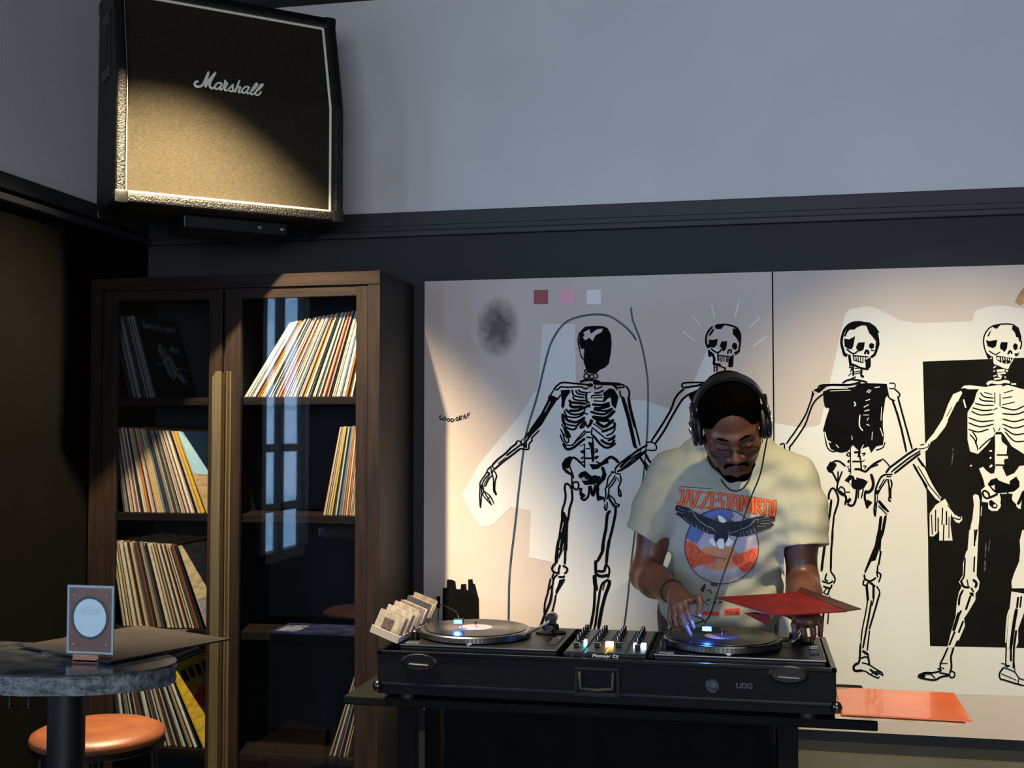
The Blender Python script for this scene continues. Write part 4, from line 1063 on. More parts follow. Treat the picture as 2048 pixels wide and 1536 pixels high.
def turntable(x0, y0, label, lamp_uv, lamp_y):
    z0, z1 = FL + 0.0005, KZ1 + 0.013
    r = empty('turntable', (x0 + TT_W / 2, y0 + TT_D / 2, z0), label, 'turntable', 'turntables in the flight case')
    MB().box((x0, y0, z0 + 0.012), (x0 + TT_W, y0 + TT_D, z1 - 0.006), bevel=0.004).build('plinth', DECK, r)
    MB().box((x0, y0, z1 - 0.0055), (x0 + TT_W, y0 + TT_D, z1), bevel=0.0012).build('top_plate', DECK, r)
    tr = MB()
    tr.box((x0 - 0.001, y0 - 0.0015, z1 - 0.002), (x0 + TT_W + 0.001, y0, z1 + 0.0005))
    tr.box((x0 + TT_W, y0 - 0.0015, z1 - 0.002), (x0 + TT_W + 0.0015, y0 + TT_D, z1 + 0.0005))
    tr.build('edge_trim', ALU, r)
    for fx in (x0 + 0.05, x0 + TT_W - 0.05):
        for fy in (y0 + 0.05, y0 + TT_D - 0.05):
            MB().cyl((fx, fy, z0), 0.025, 0.012, n=16).build('foot', RUB, r)
    px_, py_ = x0 + 0.178, y0 + 0.184
    pl = MB().lathe([(0.160, 0), (0.166, 0.002), (0.166, 0.016), (0.163, 0.019), (0.002, 0.019)], (px_, py_, z1 + 0.003), (0, 0, 1), 72).build('platter', mat('platter_alloy', (126, 126, 126), 0.28, 1.0, var=0.05), r, smooth=True)
    dots = MB()
    for k in range(90):
        a = 2 * math.pi * k / 90
        for h_ in (0.006, 0.0125):
            d = Vector((math.cos(a), math.sin(a), 0))
            tt = Vector((-d.y, d.x, 0))
            cc = Vector((px_, py_, z1 + 0.003 + h_)) + d * 0.1663
            dots.raw([cc - tt * 0.0032 - Vector((0, 0, .002)), cc + tt * 0.0032 - Vector((0, 0, .002)), cc + tt * 0.0032 + Vector((0, 0, .002)), cc - tt * 0.0032 + Vector((0, 0, .002))], [(0, 1, 2, 3)])
    dots.build('strobe_dots', mat('strobe_dot_black', (30, 30, 30), 0.5, var=0.1), pl, fix=False, kind='stuff')
    MB().cyl((px_, py_, z1 + 0.022), 0.0035, 0.022, n=12).build('spindle', CHROME, r, smooth=True)
    # tonearm on the right
    ax, ay = x0 + TT_W - 0.062, y0 + TT_D - 0.085
    MB().lathe([(0.045, 0), (0.047, 0.006), (0.040, 0.010), (0.026, 0.012), (0.024, 0.026)], (ax, ay, z1 + 0.0002), (0, 0, 1), 32).build('tonearm_base', BLKM, r, smooth=True)
    pv = MB().box((ax - 0.016, ay - 0.012, z1 + 0.026), (ax + 0.016, ay + 0.012, z1 + 0.052), bevel=0.003).build('tonearm_pivot', BLKM, r)
    az = z1 + 0.042
    rest = Vector((ax + 0.008, ay - 0.21, az))
    arm = MB().tube(smoothpts([(ax, ay - 0.012, az), (ax + 0.002, ay - 0.07, az), (ax - 0.004, ay - 0.14, az), (ax - 0.016, ay - 0.19, az - 0.002), (ax - 0.030, ay - 0.222, az - 0.006)], 5), 0.0045, 10).build('tonearm_tube', CHROME, r, smooth='all')
    MB().box((ax - 0.050, ay - 0.262, az - 0.014), (ax - 0.026, ay - 0.222, az - 0.004), bevel=0.002).build('headshell', BLKM, arm)
    MB().lathe([(0.014, 0), (0.016, 0.002), (0.016, 0.026), (0.014, 0.028)], (ax, ay + 0.014, az), (0, 1, 0), 24).build('counterweight', STEEL, pv, smooth=True)
    MB().lathe([(0.0165, 0), (0.0165, 0.008)], (ax, ay + 0.004, az), (0, 1, 0), 24).build('counterweight_dial', BLKM, pv, smooth=True)
    MB().tube([(ax + 0.03, ay - 0.10, z1), (ax + 0.03, ay - 0.10, z1 + 0.03), (ax + 0.012, ay - 0.10, z1 + 0.034)], 0.003, 8).build('arm_rest', BLKM, r, smooth='all')
    MB().box((ax + 0.026, ay - 0.19, z1 + 0.0002), (ax + 0.050, ay - 0.045, z1 + 0.002)).build('pitch_slot', RUB, r)
    MB().box((ax + 0.026, ay - 0.125, z1 + 0.002), (ax + 0.050, ay - 0.112, z1 + 0.010), bevel=0.002).build('pitch_fader', CHROME, r)
    MB().box((x0 + 0.012, y0 + 0.012, z1 + 0.0002), (x0 + 0.052, y0 + 0.042, z1 + 0.003), bevel=0.001).build('start_button', STEEL, r)
    sl = MB().lathe([(0.013, 0), (0.013, 0.024), (0.010, 0.027)], (x0 + 0.022, y0 + 0.080, z1 + 0.0002), (0, 0, 1), 18).build('strobe_lamp', BLKM, r, smooth=True)
    MB().cyl((x0 + 0.2, y0 + 0.013, z1 + 0.0002), 0.008, 0.004, n=14).build('target_lamp', CHROME, r, smooth=True)
    # clip-on LED lamp on a thin post at the back of the deck
    lp = at(lamp_uv[0], lamp_uv[1], lamp_y)
    gx, gy = x0 + 0.022, y0 + TT_D - 0.022
    MB().cyl((gx, gy, z1 + 0.0002), 0.012, 0.008, n=16).build('lamp_foot', BLKM, r, smooth=True)
    MB().tube(smoothpts([(gx, gy, z1 + 0.006), (gx, gy, z1 + 0.05), (gx + 0.012, gy - 0.02, z1 + 0.068), (lp.x - 0.02, lp.y + 0.04, lp.z + 0.022), (lp.x, lp.y + 0.008, lp.z + 0.004)], 6), 0.0018, 8).build('lamp_stem', BLKM, r, smooth='all')
    lh = MB().box((lp.x - 0.015, lp.y - 0.004, lp.z - 0.0075), (lp.x + 0.015, lp.y + 0.010, lp.z + 0.0085), bevel=0.002).build('lamp_head', BLKM, r)
    MB().box((lp.x - 0.0125, lp.y - 0.0065, lp.z - 0.0055), (lp.x + 0.0125, lp.y - 0.0042, lp.z + 0.0055)).build('led_face', BLUE, lh, label='glowing blue LED face')
    pl_ = bpy.data.lights.new('led_light', 'POINT')
    pl_.energy = 1.8 if lamp_uv[0] > 1000 else 0.9
    pl_.color = (0.03, 0.16, 1.0)
    pl_.shadow_soft_size = 0.008
    po_ = bpy.data.objects.new('led_light', pl_)
    po_.location = (lp.x, lp.y - 0.018, lp.z)
    COL.objects.link(po_)
    # the record on the platter is a thing of its own
    rz = z1 + 0.0225
    v = empty('vinyl_record', (px_, py_, rz), 'black vinyl record with pale label on the ' + label.split(' turntable')[0].split()[-1] + ' deck ' + label.split('turntable ')[1], 'vinyl record', 'records on the platters')
    prof = []
    for k in range(46):
        rr = 0.151 - k * 0.0021
        prof += [(rr, 0.0016), (rr - 0.001, 0.0013)]
    MB().lathe([(0.0042, 0), (0.150, 0), (0.1515, 0.0008)] + prof + [(0.052, 0.0016), (0.0042, 0.0016), (0.0042, 0)], (px_, py_, rz), (0, 0, 1), 72, cap=False).build('disc', VINYL, v, smooth=True)
    MB().lathe([(0.050, 0.0017), (0.050, 0.0020), (0.0042, 0.0020)], (px_, py_, rz), (0, 0, 1), 48, cap=False).build('centre_label', LABELP, v)
    return r


TY = CY0 + 0.055
tx_l = at(800, 1300, TY).x
tx_r = KX1 - 0.022 - TT_W
turntable(tx_l, TY, 'black turntable beside the box of singles', (917, 1243), 3.33)
turntable(tx_r, TY, 'black turntable in front of the person', (1414, 1257), 3.30)

# ---------------------------------------------------------------- mixer
mx0, mx1 = tx_l + TT_W + 0.022, tx_r - 0.022
my0, my1 = CY0 + 0.042, CY1 - 0.05
mz0, mz1 = FL + 0.0005, KZ1 + 0.012
mw = mx1 - mx0
MIXM = mat('mixer_grey_panel', (74, 76, 80), 0.42, 0.5, var=0.1, vscale=60)
mxr = empty('dj_mixer', ((mx0 + mx1) / 2, my0, mz0), 'small black DJ mixer with glowing buttons between the turntables', 'mixer')
body = MB().box((mx0, my0, mz0), (mx1, my1, mz1 - 0.002), bevel=0.004).build('body', BLKM, mxr)
colw = mw / 4.0
for k in range(4):
    MB().box((mx0 + k * colw + 0.006, my0 + 0.012, mz1 - 0.002), (mx0 + (k + 1) * colw - 0.004, my1 - 0.008, mz1 + 0.001), bevel=0.0008).build('channel_strip', MIXM, mxr)
for k in range(4):
    cx = mx0 + (k + 0.5) * colw
    for j in range(5):
        cy = my0 + 0.145 + j * 0.045
        kb = MB().lathe([(0.0095, 0), (0.0085, 0.004), (0.0065, 0.006), (0.006, 0.020), (0.005, 0.0215)], (cx - 0.008, cy, mz1 + 0.001), (0, 0, 1), 16).build('knob', BLKM, mxr, smooth=True)
        MB().box((cx - 0.0086, cy - 0.0072, mz1 + 0.010), (cx - 0.0074, cy - 0.0058, mz1 + 0.0228)).build('pointer', PIPING, kb)
    MB().box((cx - 0.0015, my0 + 0.035, mz1 + 0.001), (cx + 0.0015, my0 + 0.115, mz1 + 0.0014)).build('fader_slot', RUB, mxr)
    fd = MB().box((cx - 0.008, my0 + 0.055 + 0.012 * (k % 3), mz1 + 0.0015), (cx + 0.008, my0 + 0.068 + 0.012 * (k % 3), mz1 + 0.016), bevel=0.002).build('fader_cap', BLKM, mxr)
    MB().box((cx - 0.0082, my0 + 0.0610 + 0.012 * (k % 3), mz1 + 0.0158), (cx + 0.0082, my0 + 0.0622 + 0.012 * (k % 3), mz1 + 0.0164)).build('fader_line', PIPING, fd)


def lit(u, v, w_, h_, col, st, name):
    c = at(u, v, my0 + 0.10)
    m = mat('lit_' + name, (255, 255, 255), 0.3, emit=1.0)
    b_ = m.node_tree.nodes['Principled BSDF']
    b_.inputs['Emission Color'].default_value = (*col, 1)
    b_.inputs['Emission Strength'].default_value = st
    b_.inputs['Base Color'].default_value = (*col, 1)
    MB().box((c.x - w_ / 2, c.y - 0.012, mz1 + 0.001), (c.x + w_ / 2, c.y + 0.010, mz1 + 0.001 + h_), bevel=0.0012).build(name, m, mxr, label=name.replace('_', ' '))


lit(1219, 1272, 0.021, 0.013, (1.0, 0.62, 0.16), 7, 'glowing_amber_button')
lit(1287, 1276, 0.013, 0.012, (0.75, 0.95, 1.0), 6, 'glowing_white_button')
lit(1270, 1277, 0.007, 0.012, (0.75, 0.95, 1.0), 5, 'glowing_white_led')
lit(1171, 1256, 0.008, 0.016, (0.2, 0.85, 1.0), 4, 'glowing_cyan_button')
vs, fs = text_mesh('Pioneer Dj', 0.0165, 0.15, 0.0003)
c = at(1184, 1310, my0)
zt = mz1 - 0.019
MB().raw([(c.x + p.x, my0 - 0.0006, KZ1 + 0.001 + p.y * 0.75) for p in vs], fs).build('maker_lettering', PIPING, mxr, fix=False)
# raised front lip that carries the lettering
for u, v, nm in ((1140, 1317, 'headphone_jack'), (1164, 1315, 'headphone_jack')):
    c = at(u, v, CY0 + 0.02)
    MB().lathe([(0.004, 0), (0.004, 0.018), (0.0025, 0.02)], (c.x, my0 - 0.022, mz1 - 0.012), (0, 1, 0), 12).build(nm, CHROME, mxr, smooth=True)
vp = MB().box((mx1 + 0.003, my0 + 0.02, FL + 0.0005), (tx_r - 0.004, my1, KZ1 + 0.004), bevel=0.002)
vp.build('filler_panel', BLK, cs)

# ---------------------------------------------------------------- box of small sleeves on the left rim of the case
CR = mat('cream_card_sleeve', (206, 190, 164), 0.6, rgb2=(170, 148, 122), vscale=16)
BOXM = mat('cream_card_box', (170, 158, 140), 0.6, var=0.06, vscale=20)
bz = KZ1 + 0.0145
p0, p1 = Vector((-1.045, 3.19, bz)), Vector((-1.030, 3.47, bz))
bx = empty('singles_box', p0, 'open cream card box of small sleeves on the left rim of the flight case', 'box')
ln = (p1 - p0)
LB = ln.length
ln.normalize()
rt = Vector((ln.y, -ln.x, 0))
TLT = math.radians(-20)
lr_ = (Matrix.Rotation(-TLT, 3, ln) @ rt).normalized()          # the box leans over to the left
up_ = lr_.cross(ln)
WB = 0.086
Mb = Matrix(((lr_.x, ln.x, up_.x, p0.x), (lr_.y, ln.y, up_.y, p0.y), (lr_.z, ln.z, up_.z, p0.z), (0, 0, 0, 1)))
dz = 0.004 - min((Mb @ Vector((x, y, 0))).z for x in (-WB / 2, WB / 2) for y in (0, LB)) + bz - 0.0035
Mb = Matrix.Translation((0, 0, dz)) @ Mb
MB().box((-WB / 2, 0, 0), (WB / 2, LB, 0.004), M=Mb).build('box_base', BOXM, bx)
MB().box((-WB / 2, -0.004, 0), (WB / 2, -0.0005, 0.022), M=Mb).build('front_lip', BOXM, bx)
MB().box((WB / 2 + 0.0005, -0.004, 0), (WB / 2 + 0.004, LB, 0.020), M=Mb).build('side_lip', BOXM, bx)
scol = [tuple(int(q * 0.8) for q in c_) for c_ in [(196, 180, 156), (120, 72, 62), (210, 200, 186), (90, 80, 74), (204, 190, 168), (186, 168, 140), (150, 130, 108), (212, 204, 192), (64, 60, 58), (200, 184, 160), (176, 156, 130)]]
sn = ['beige', 'dull red', 'white', 'charcoal', 'cream', 'tan', 'brown', 'off white', 'black', 'sand', 'buff']
PRB = mat('black_print_block', (40, 34, 32), 0.6, rgb2=(90, 60, 50), vscale=120)
for k in range(11):
    yy = 0.006 + k * 0.0275
    hh = (0.066, 0.060, 0.071, 0.062, 0.074, 0.058, 0.069, 0.064, 0.075, 0.070, 0.078)[k]
    a_ = math.radians(12)
    sl_ = [Vector((x, yy + z * math.sin(a_) + y, 0.0045 + z * math.cos(a_))) for x in (-WB / 2 + 0.002, WB / 2 - 0.003) for y in (0, 0.0045) for z in (0, hh)]
    o = MB().raw([Mb @ p for p in sl_], [(0, 4, 5, 1), (2, 3, 7, 6), (0, 1, 3, 2), (4, 6, 7, 5), (1, 5, 7, 3), (0, 2, 6, 4)])
    eo = empty('single_sleeve', Mb @ Vector((0, yy, 0.0045)), sn[k] + ' small record sleeve standing in the cream card box', 'record', 'small sleeves in the card box')
    o.build('sleeve_card', mat('single_' + sn[k].replace(' ', '_'), scol[k], 0.55, rgb2=tuple(int(x * 0.7) for x in scol[k]), vscale=40), eo)
    z0_, z1_ = hh * 0.25, hh * 0.75
    pts_ = [Vector((x, yy - 0.0004 + z * math.sin(a_), 0.0045 + z * math.cos(a_))) for x, z in ((-0.02, z0_), (0.012, z0_), (0.012, z1_), (-0.02, z1_))]
    MB().raw([Mb @ p for p in pts_], [(0, 1, 2, 3)]).build('printed_picture', PRB, eo, fix=False)

# ---------------------------------------------------------------- sleeves and tray at the right end of the table
TR = empty('stand_tray', at(1712, 1432, 3.3), 'small black tray sticking out at the right end of the table', 'tray')
q0, q1 = at(1684, 1437, 3.2), at(1757, 1437, 3.2)
MB().box((q0.x, 3.19, tbl_z + 0.0006), (q1.x, 3.42, tbl_z + 0.014), bevel=0.003).build('tray_body', BLKM, TR)
MB().box((q0.x, 3.188, tbl_z + 0.0145), (q1.x, 3.20, tbl_z + 0.019), bevel=0.001).build('tray_lip', BLKM, TR)


def corners_box(pts, th_, name, m, parent=None, **k):
    """thin board whose top face has the given corners"""
    a, b_, c_, d_ = [Vector(p) for p in pts]
    nn = (b_ - a).cross(d_ - a).normalized()
    if nn.z < 0:
        nn = -nn
    lowr = [p - nn * th_ for p in (a, b_, c_, d_)]
    return MB().raw([a, b_, c_, d_] + lowr, [(0, 1, 2, 3), (7, 6, 5, 4), (0, 4, 5, 1), (1, 5, 6, 2), (2, 6, 7, 3), (3, 7, 4, 0)]).build(name, m, parent, **k)


ORA = mat('glossy_orange_sleeve', (214, 102, 60), 0.26, rgb2=(200, 90, 46), vscale=6, coat=0.3)
zs = tbl_z + 0.036


def square(c0, ang, z, tilt=0.0, s=0.315):
    """four corners of a square sleeve, c0 = near left corner"""
    ex = Vector((math.cos(ang), math.sin(ang), tilt))
    ey = Vector((-math.sin(ang), math.cos(ang), 0))
    o = Vector((c0[0], c0[1], z))
    return [o, o + ex * s, o + ex * s + ey * s, o + ey * s]


n0 = atz(1678, 1404, zs)
n1 = atz(1944, 1441, zs)
n2 = atz(1912, 1392, zs)
ang = math.atan2(n2.y - n1.y, n2.x - n1.x) - math.pi / 2
sq = square((n1.x - 0.315 * math.cos(ang), n1.y - 0.315 * math.sin(ang)), ang, zs)
corners_box(sq, 0.004, 'record_sleeve', ORA, label='orange record sleeve lying on top at the right end of the table', cat='record')
sq2 = square((n1.x - 0.330 * math.cos(ang), n1.y - 0.330 * math.sin(ang) - 0.004), ang - 0.012, zs - 0.0085)
corners_box(sq2, 0.004, 'record_sleeve', CR, label='cream record sleeve lying under the orange sleeve', cat='record')

# ================================================================ bar table, stool and menu card at the left
STONE = mat('grey_polished_stone', (64, 66, 68), 0.16, rgb2=(34, 35, 37), vscale=22, detail=8, bump=0.05, bscale=90)
STONE_E = mat('rough_stone_edge', (92, 96, 98), 0.5, rgb2=(44, 46, 48), vscale=60, detail=8, bump=0.8, bscale=140)
TBZ = 1.03
bt = empty('bar_table', (-1.32, 2.32, 0), 'dark polished stone bar table with a rough edge on a black pedestal', 'table')
TXR = atz(384, 1312, TBZ).x
TYF, TYB = atz(60, 1352, TBZ).y, atz(40, 1284, TBZ).y
TXL = TXR - 0.95


def rrect(x0, x1, y0, y1, rx, ry, n=14):
    out = []
    for cx, cy, a0 in ((x1 - rx, y0 + ry, -math.pi / 2), (x1 - rx, y1 - ry, 0), (x0 + rx, y1 - ry, math.pi / 2), (x0 + rx, y0 + ry, math.pi)):
        for k in range(n + 1):
            a = a0 + math.pi / 2 * k / n
            out.append((cx + rx * math.cos(a), cy + ry * math.sin(a)))
    return out


hy = (TYB - TYF) / 2
top = MB()
ring = rrect(TXL, TXR, TYF, TYB, 0.30, hy * 0.98)
top.slab(ring, TBZ - 0.004, TBZ)
top.build('stone_top', STONE, bt, smooth=True)
ed = MB()
rr = random.Random(3)
n = len(ring)
levels = [0.0, -0.006, -0.016, -0.026, -0.036]
vs = []
cxm, cym = (TXL + TXR) / 2, (TYF + TYB) / 2
for li, dz in enumerate(levels):
    for (x, y) in ring:
        d = Vector((x - cxm, y - cym)).normalized()
        j = rr.uniform(-0.004, 0.003) if 0 < li else -0.0005
        vs.append((x + d.x * j, y + d.y * j, TBZ - 0.0045 + dz))
fs = []
for li in range(len(levels) - 1):
    for i in range(n):
        k = (i + 1) % n
        fs.append((li * n + i, li * n + k, (li + 1) * n + k, (li + 1) * n + i))
fs.append(tuple(range(n)))
fs.append(tuple((len(levels) - 1) * n + i for i in reversed(range(n))))
ed.raw(vs, fs)
ed.build('rough_edge', STONE_E, bt)
lx0, lx1 = at(84, 1450, 2.33).x, at(150, 1450, 2.33).x
MB().cyl(((lx0 + lx1) / 2, 2.36, 0.02), (lx1 - lx0) / 2, TBZ - 0.062, n=28).build('pedestal', mat('black_steel_tube', (10, 10, 10), 0.5, 0.3, var=0.1), bt, smooth=True)
MB().lathe([(0.22, 0), (0.22, 0.012), (0.06, 0.02)], ((lx0 + lx1) / 2, 2.36, 0.0), (0, 0, 1), 40).build('foot_plate', BLKM, bt, smooth=True)
for k in (20, 58):
    p = at(k, 1398, 2.25)
    MB().tube(smoothpts([(p.x, p.y, TBZ - 0.041), (p.x, p.y, p.z - 0.012), (p.x + 0.008, p.y - 0.008, p.z - 0.022), (p.x + 0.014, p.y - 0.016, p.z - 0.012)], 5), 0.0035, 8).build('bag_hook', BLKM, bt, smooth='all')

# stool
SZ = 0.72
sc = atz(196, 1462, SZ)
st = empty('bar_stool', (sc.x, sc.y, 0), 'bar stool with an orange tan leather seat behind the stone table', 'stool')
LEA = mat('tan_leather', (112, 60, 28), 0.45, rgb2=(92, 47, 21), vscale=9, bump=0.15, bscale=220)
R = (atz(322, 1462, SZ) - atz(62, 1462, SZ)).length / 2
MB().lathe([(0.0, 0.010), (R * 0.55, 0.012), (R * 0.85, 0.010), (R * 0.97, 0.0), (R, -0.012), (R * 0.97, -0.022)], (sc.x, sc.y, SZ), (0, 0, 1), 56, cap=False).build('seat_cushion', LEA, st, smooth='all')
MB().lathe([(R * 0.94, -0.040), (R * 0.99, -0.036), (R * 0.99, -0.0225), (0.01, -0.0225)], (sc.x, sc.y, SZ), (0, 0, 1), 56).build('seat_base', BLKM, st, smooth=True)
for a in (0.6, 2.2, 3.75, 5.3):
    d = Vector((math.cos(a), math.sin(a), 0))
    MB().tube([Vector((sc.x, sc.y, SZ - 0.038)) + d * R * 0.8, Vector((sc.x, sc.y, 0.0)) + d * R * 1.08], 0.011, 10).build('leg', BLKM, st, smooth=True)
MB().tube([Vector((sc.x, sc.y, 0.26)) + Vector((math.cos(2 * math.pi * k / 40), math.sin(2 * math.pi * k / 40), 0)) * R * 0.98 for k in range(40)], 0.008, 8, closed=True).build('foot_ring', BLKM, st, smooth='all')

# two sleeves lying on the table
BRS = mat('worn_brown_sleeve', (34, 23, 18), 0.7, spec=0.25, rgb2=(15, 11, 9), vscale=14, detail=8)
DKS = mat('dark_glossy_sleeve', (22, 22, 25), 0.35, rgb2=(12, 12, 14), vscale=14)
zt = TBZ + 0.0045
far = atz(460, 1277, zt + 0.004)
near = atz(308, 1306, zt + 0.004)
ang = math.atan2(far.y - near.y, far.x - near.x)
sqa = square((far.x - 0.315 * math.cos(ang), far.y - 0.315 * math.sin(ang)), ang, zt + 0.004)
corners_box(sqa, 0.0035, 'record_sleeve', BRS, label='worn brown record sleeve jutting over the stone table end', cat='record')
d0 = atz(82, 1304, zt)
d1 = atz(285, 1310, zt)
sqb = square((d0.x, d0.y), math.atan2(d1.y - d0.y, d1.x - d0.x) + 0.25, zt - 0.0002, s=0.26)
corners_box(sqb, 0.0038, 'record_sleeve', DKS, label='dark glossy record sleeve lying under the brown sleeve', cat='record')

# menu card in a wooden foot
cz0, cz1 = TBZ + 0.012, 0
mb_y = 2.155
c0, c1 = at(133, 1306, mb_y), at(226, 1306, mb_y)
ctop = at(180, 1171, mb_y)
mc = empty('menu_card', ((c0.x + c1.x) / 2, mb_y, TBZ), 'small brown card with a white oval in a wooden stand on the stone table', 'menu card')
CARDB = mat('pale_blue_card_border', (116, 134, 140), 0.5, var=0.03, vscale=20)
CARDR = mat('brown_card_print', (92, 50, 36), 0.5, rgb2=(76, 42, 30), vscale=30)
OVW = mat('pale_card_oval', (160, 176, 182), 0.5, var=0.02)
OVB = mat('black_card_ring', (26, 26, 28), 0.5, var=0.05)
x0, x1, z0, z1 = c0.x, c1.x, c0.z, ctop.z
MB().box((x0, mb_y, z0), (x1, mb_y + 0.003, z1)).build('card', CARDB, mc)
bw = 0.0048
MB().box((x0 + bw, mb_y - 0.0004, z0 + bw), (x1 - bw, mb_y - 0.0001, z1 - bw)).build('brown_print', CARDR, mc)
cx, cz = (x0 + x1) / 2, (z0 + z1) / 2 + 0.004
rx, rz = (x1 - x0) * 0.405, (z1 - z0) * 0.32


def disc(ax, az, y, n=48):
    return MB().raw([(cx + ax * math.cos(2 * math.pi * k / n), y, cz + az * math.sin(2 * math.pi * k / n)) for k in range(n)], [tuple(range(n))])


ovo = disc(rx, rz, mb_y - 0.0008).build('black_ring', OVB, mc, fix=False)
disc(rx * 0.86, rz * 0.87, mb_y - 0.0012).build('white_oval', OVW, mc, fix=False)
GT = mat('faint_grey_print', (150, 160, 164), 0.5, var=0.05)
tx = MB()
for k, wv in enumerate((0.010, 0.030, 0.034, 0.026)):
    tx.box((cx - wv * 0.75, mb_y - 0.0015, cz + 0.020 - k * 0.0042), (cx + wv * 0.75, mb_y - 0.00125, cz + 0.0222 - k * 0.0042))
tx.build('faint_lines_of_print', GT, mc)
for xx in (x0 + 0.016, x1 - 0.016):
    for zz_ in (z0 + 0.02, z1 - 0.02):
        MB().raw([(xx - .0015, mb_y - .0008, zz_), (xx, mb_y - .0008, zz_ - .0015), (xx + .0015, mb_y - .0008, zz_), (xx, mb_y - .0008, zz_ + .0015)], [(0, 1, 2, 3)]).build('printed_star', OVW, mc, fix=False)
w0, w1 = at(154, 1310, mb_y).x, at(205, 1310, mb_y).x
fb = MB()
fb.box((w0, mb_y - 0.016, TBZ + 0.0006), (w1, mb_y - 0.0010, TBZ + 0.016), bevel=0.0012)
fb.box((w0, mb_y - 0.016, TBZ + 0.0006), (w1, mb_y + 0.018, TBZ + 0.0055))
fb.box((w0, mb_y + 0.0034, TBZ + 0.0006), (w1, mb_y + 0.018, TBZ + 0.016), bevel=0.0012)
fb.build('wooden_foot', mat('light_brown_wood', (150, 92, 58), 0.45, rgb2=(126, 74, 46), vscale=8, stretch=(1, 8, 8)), mc)

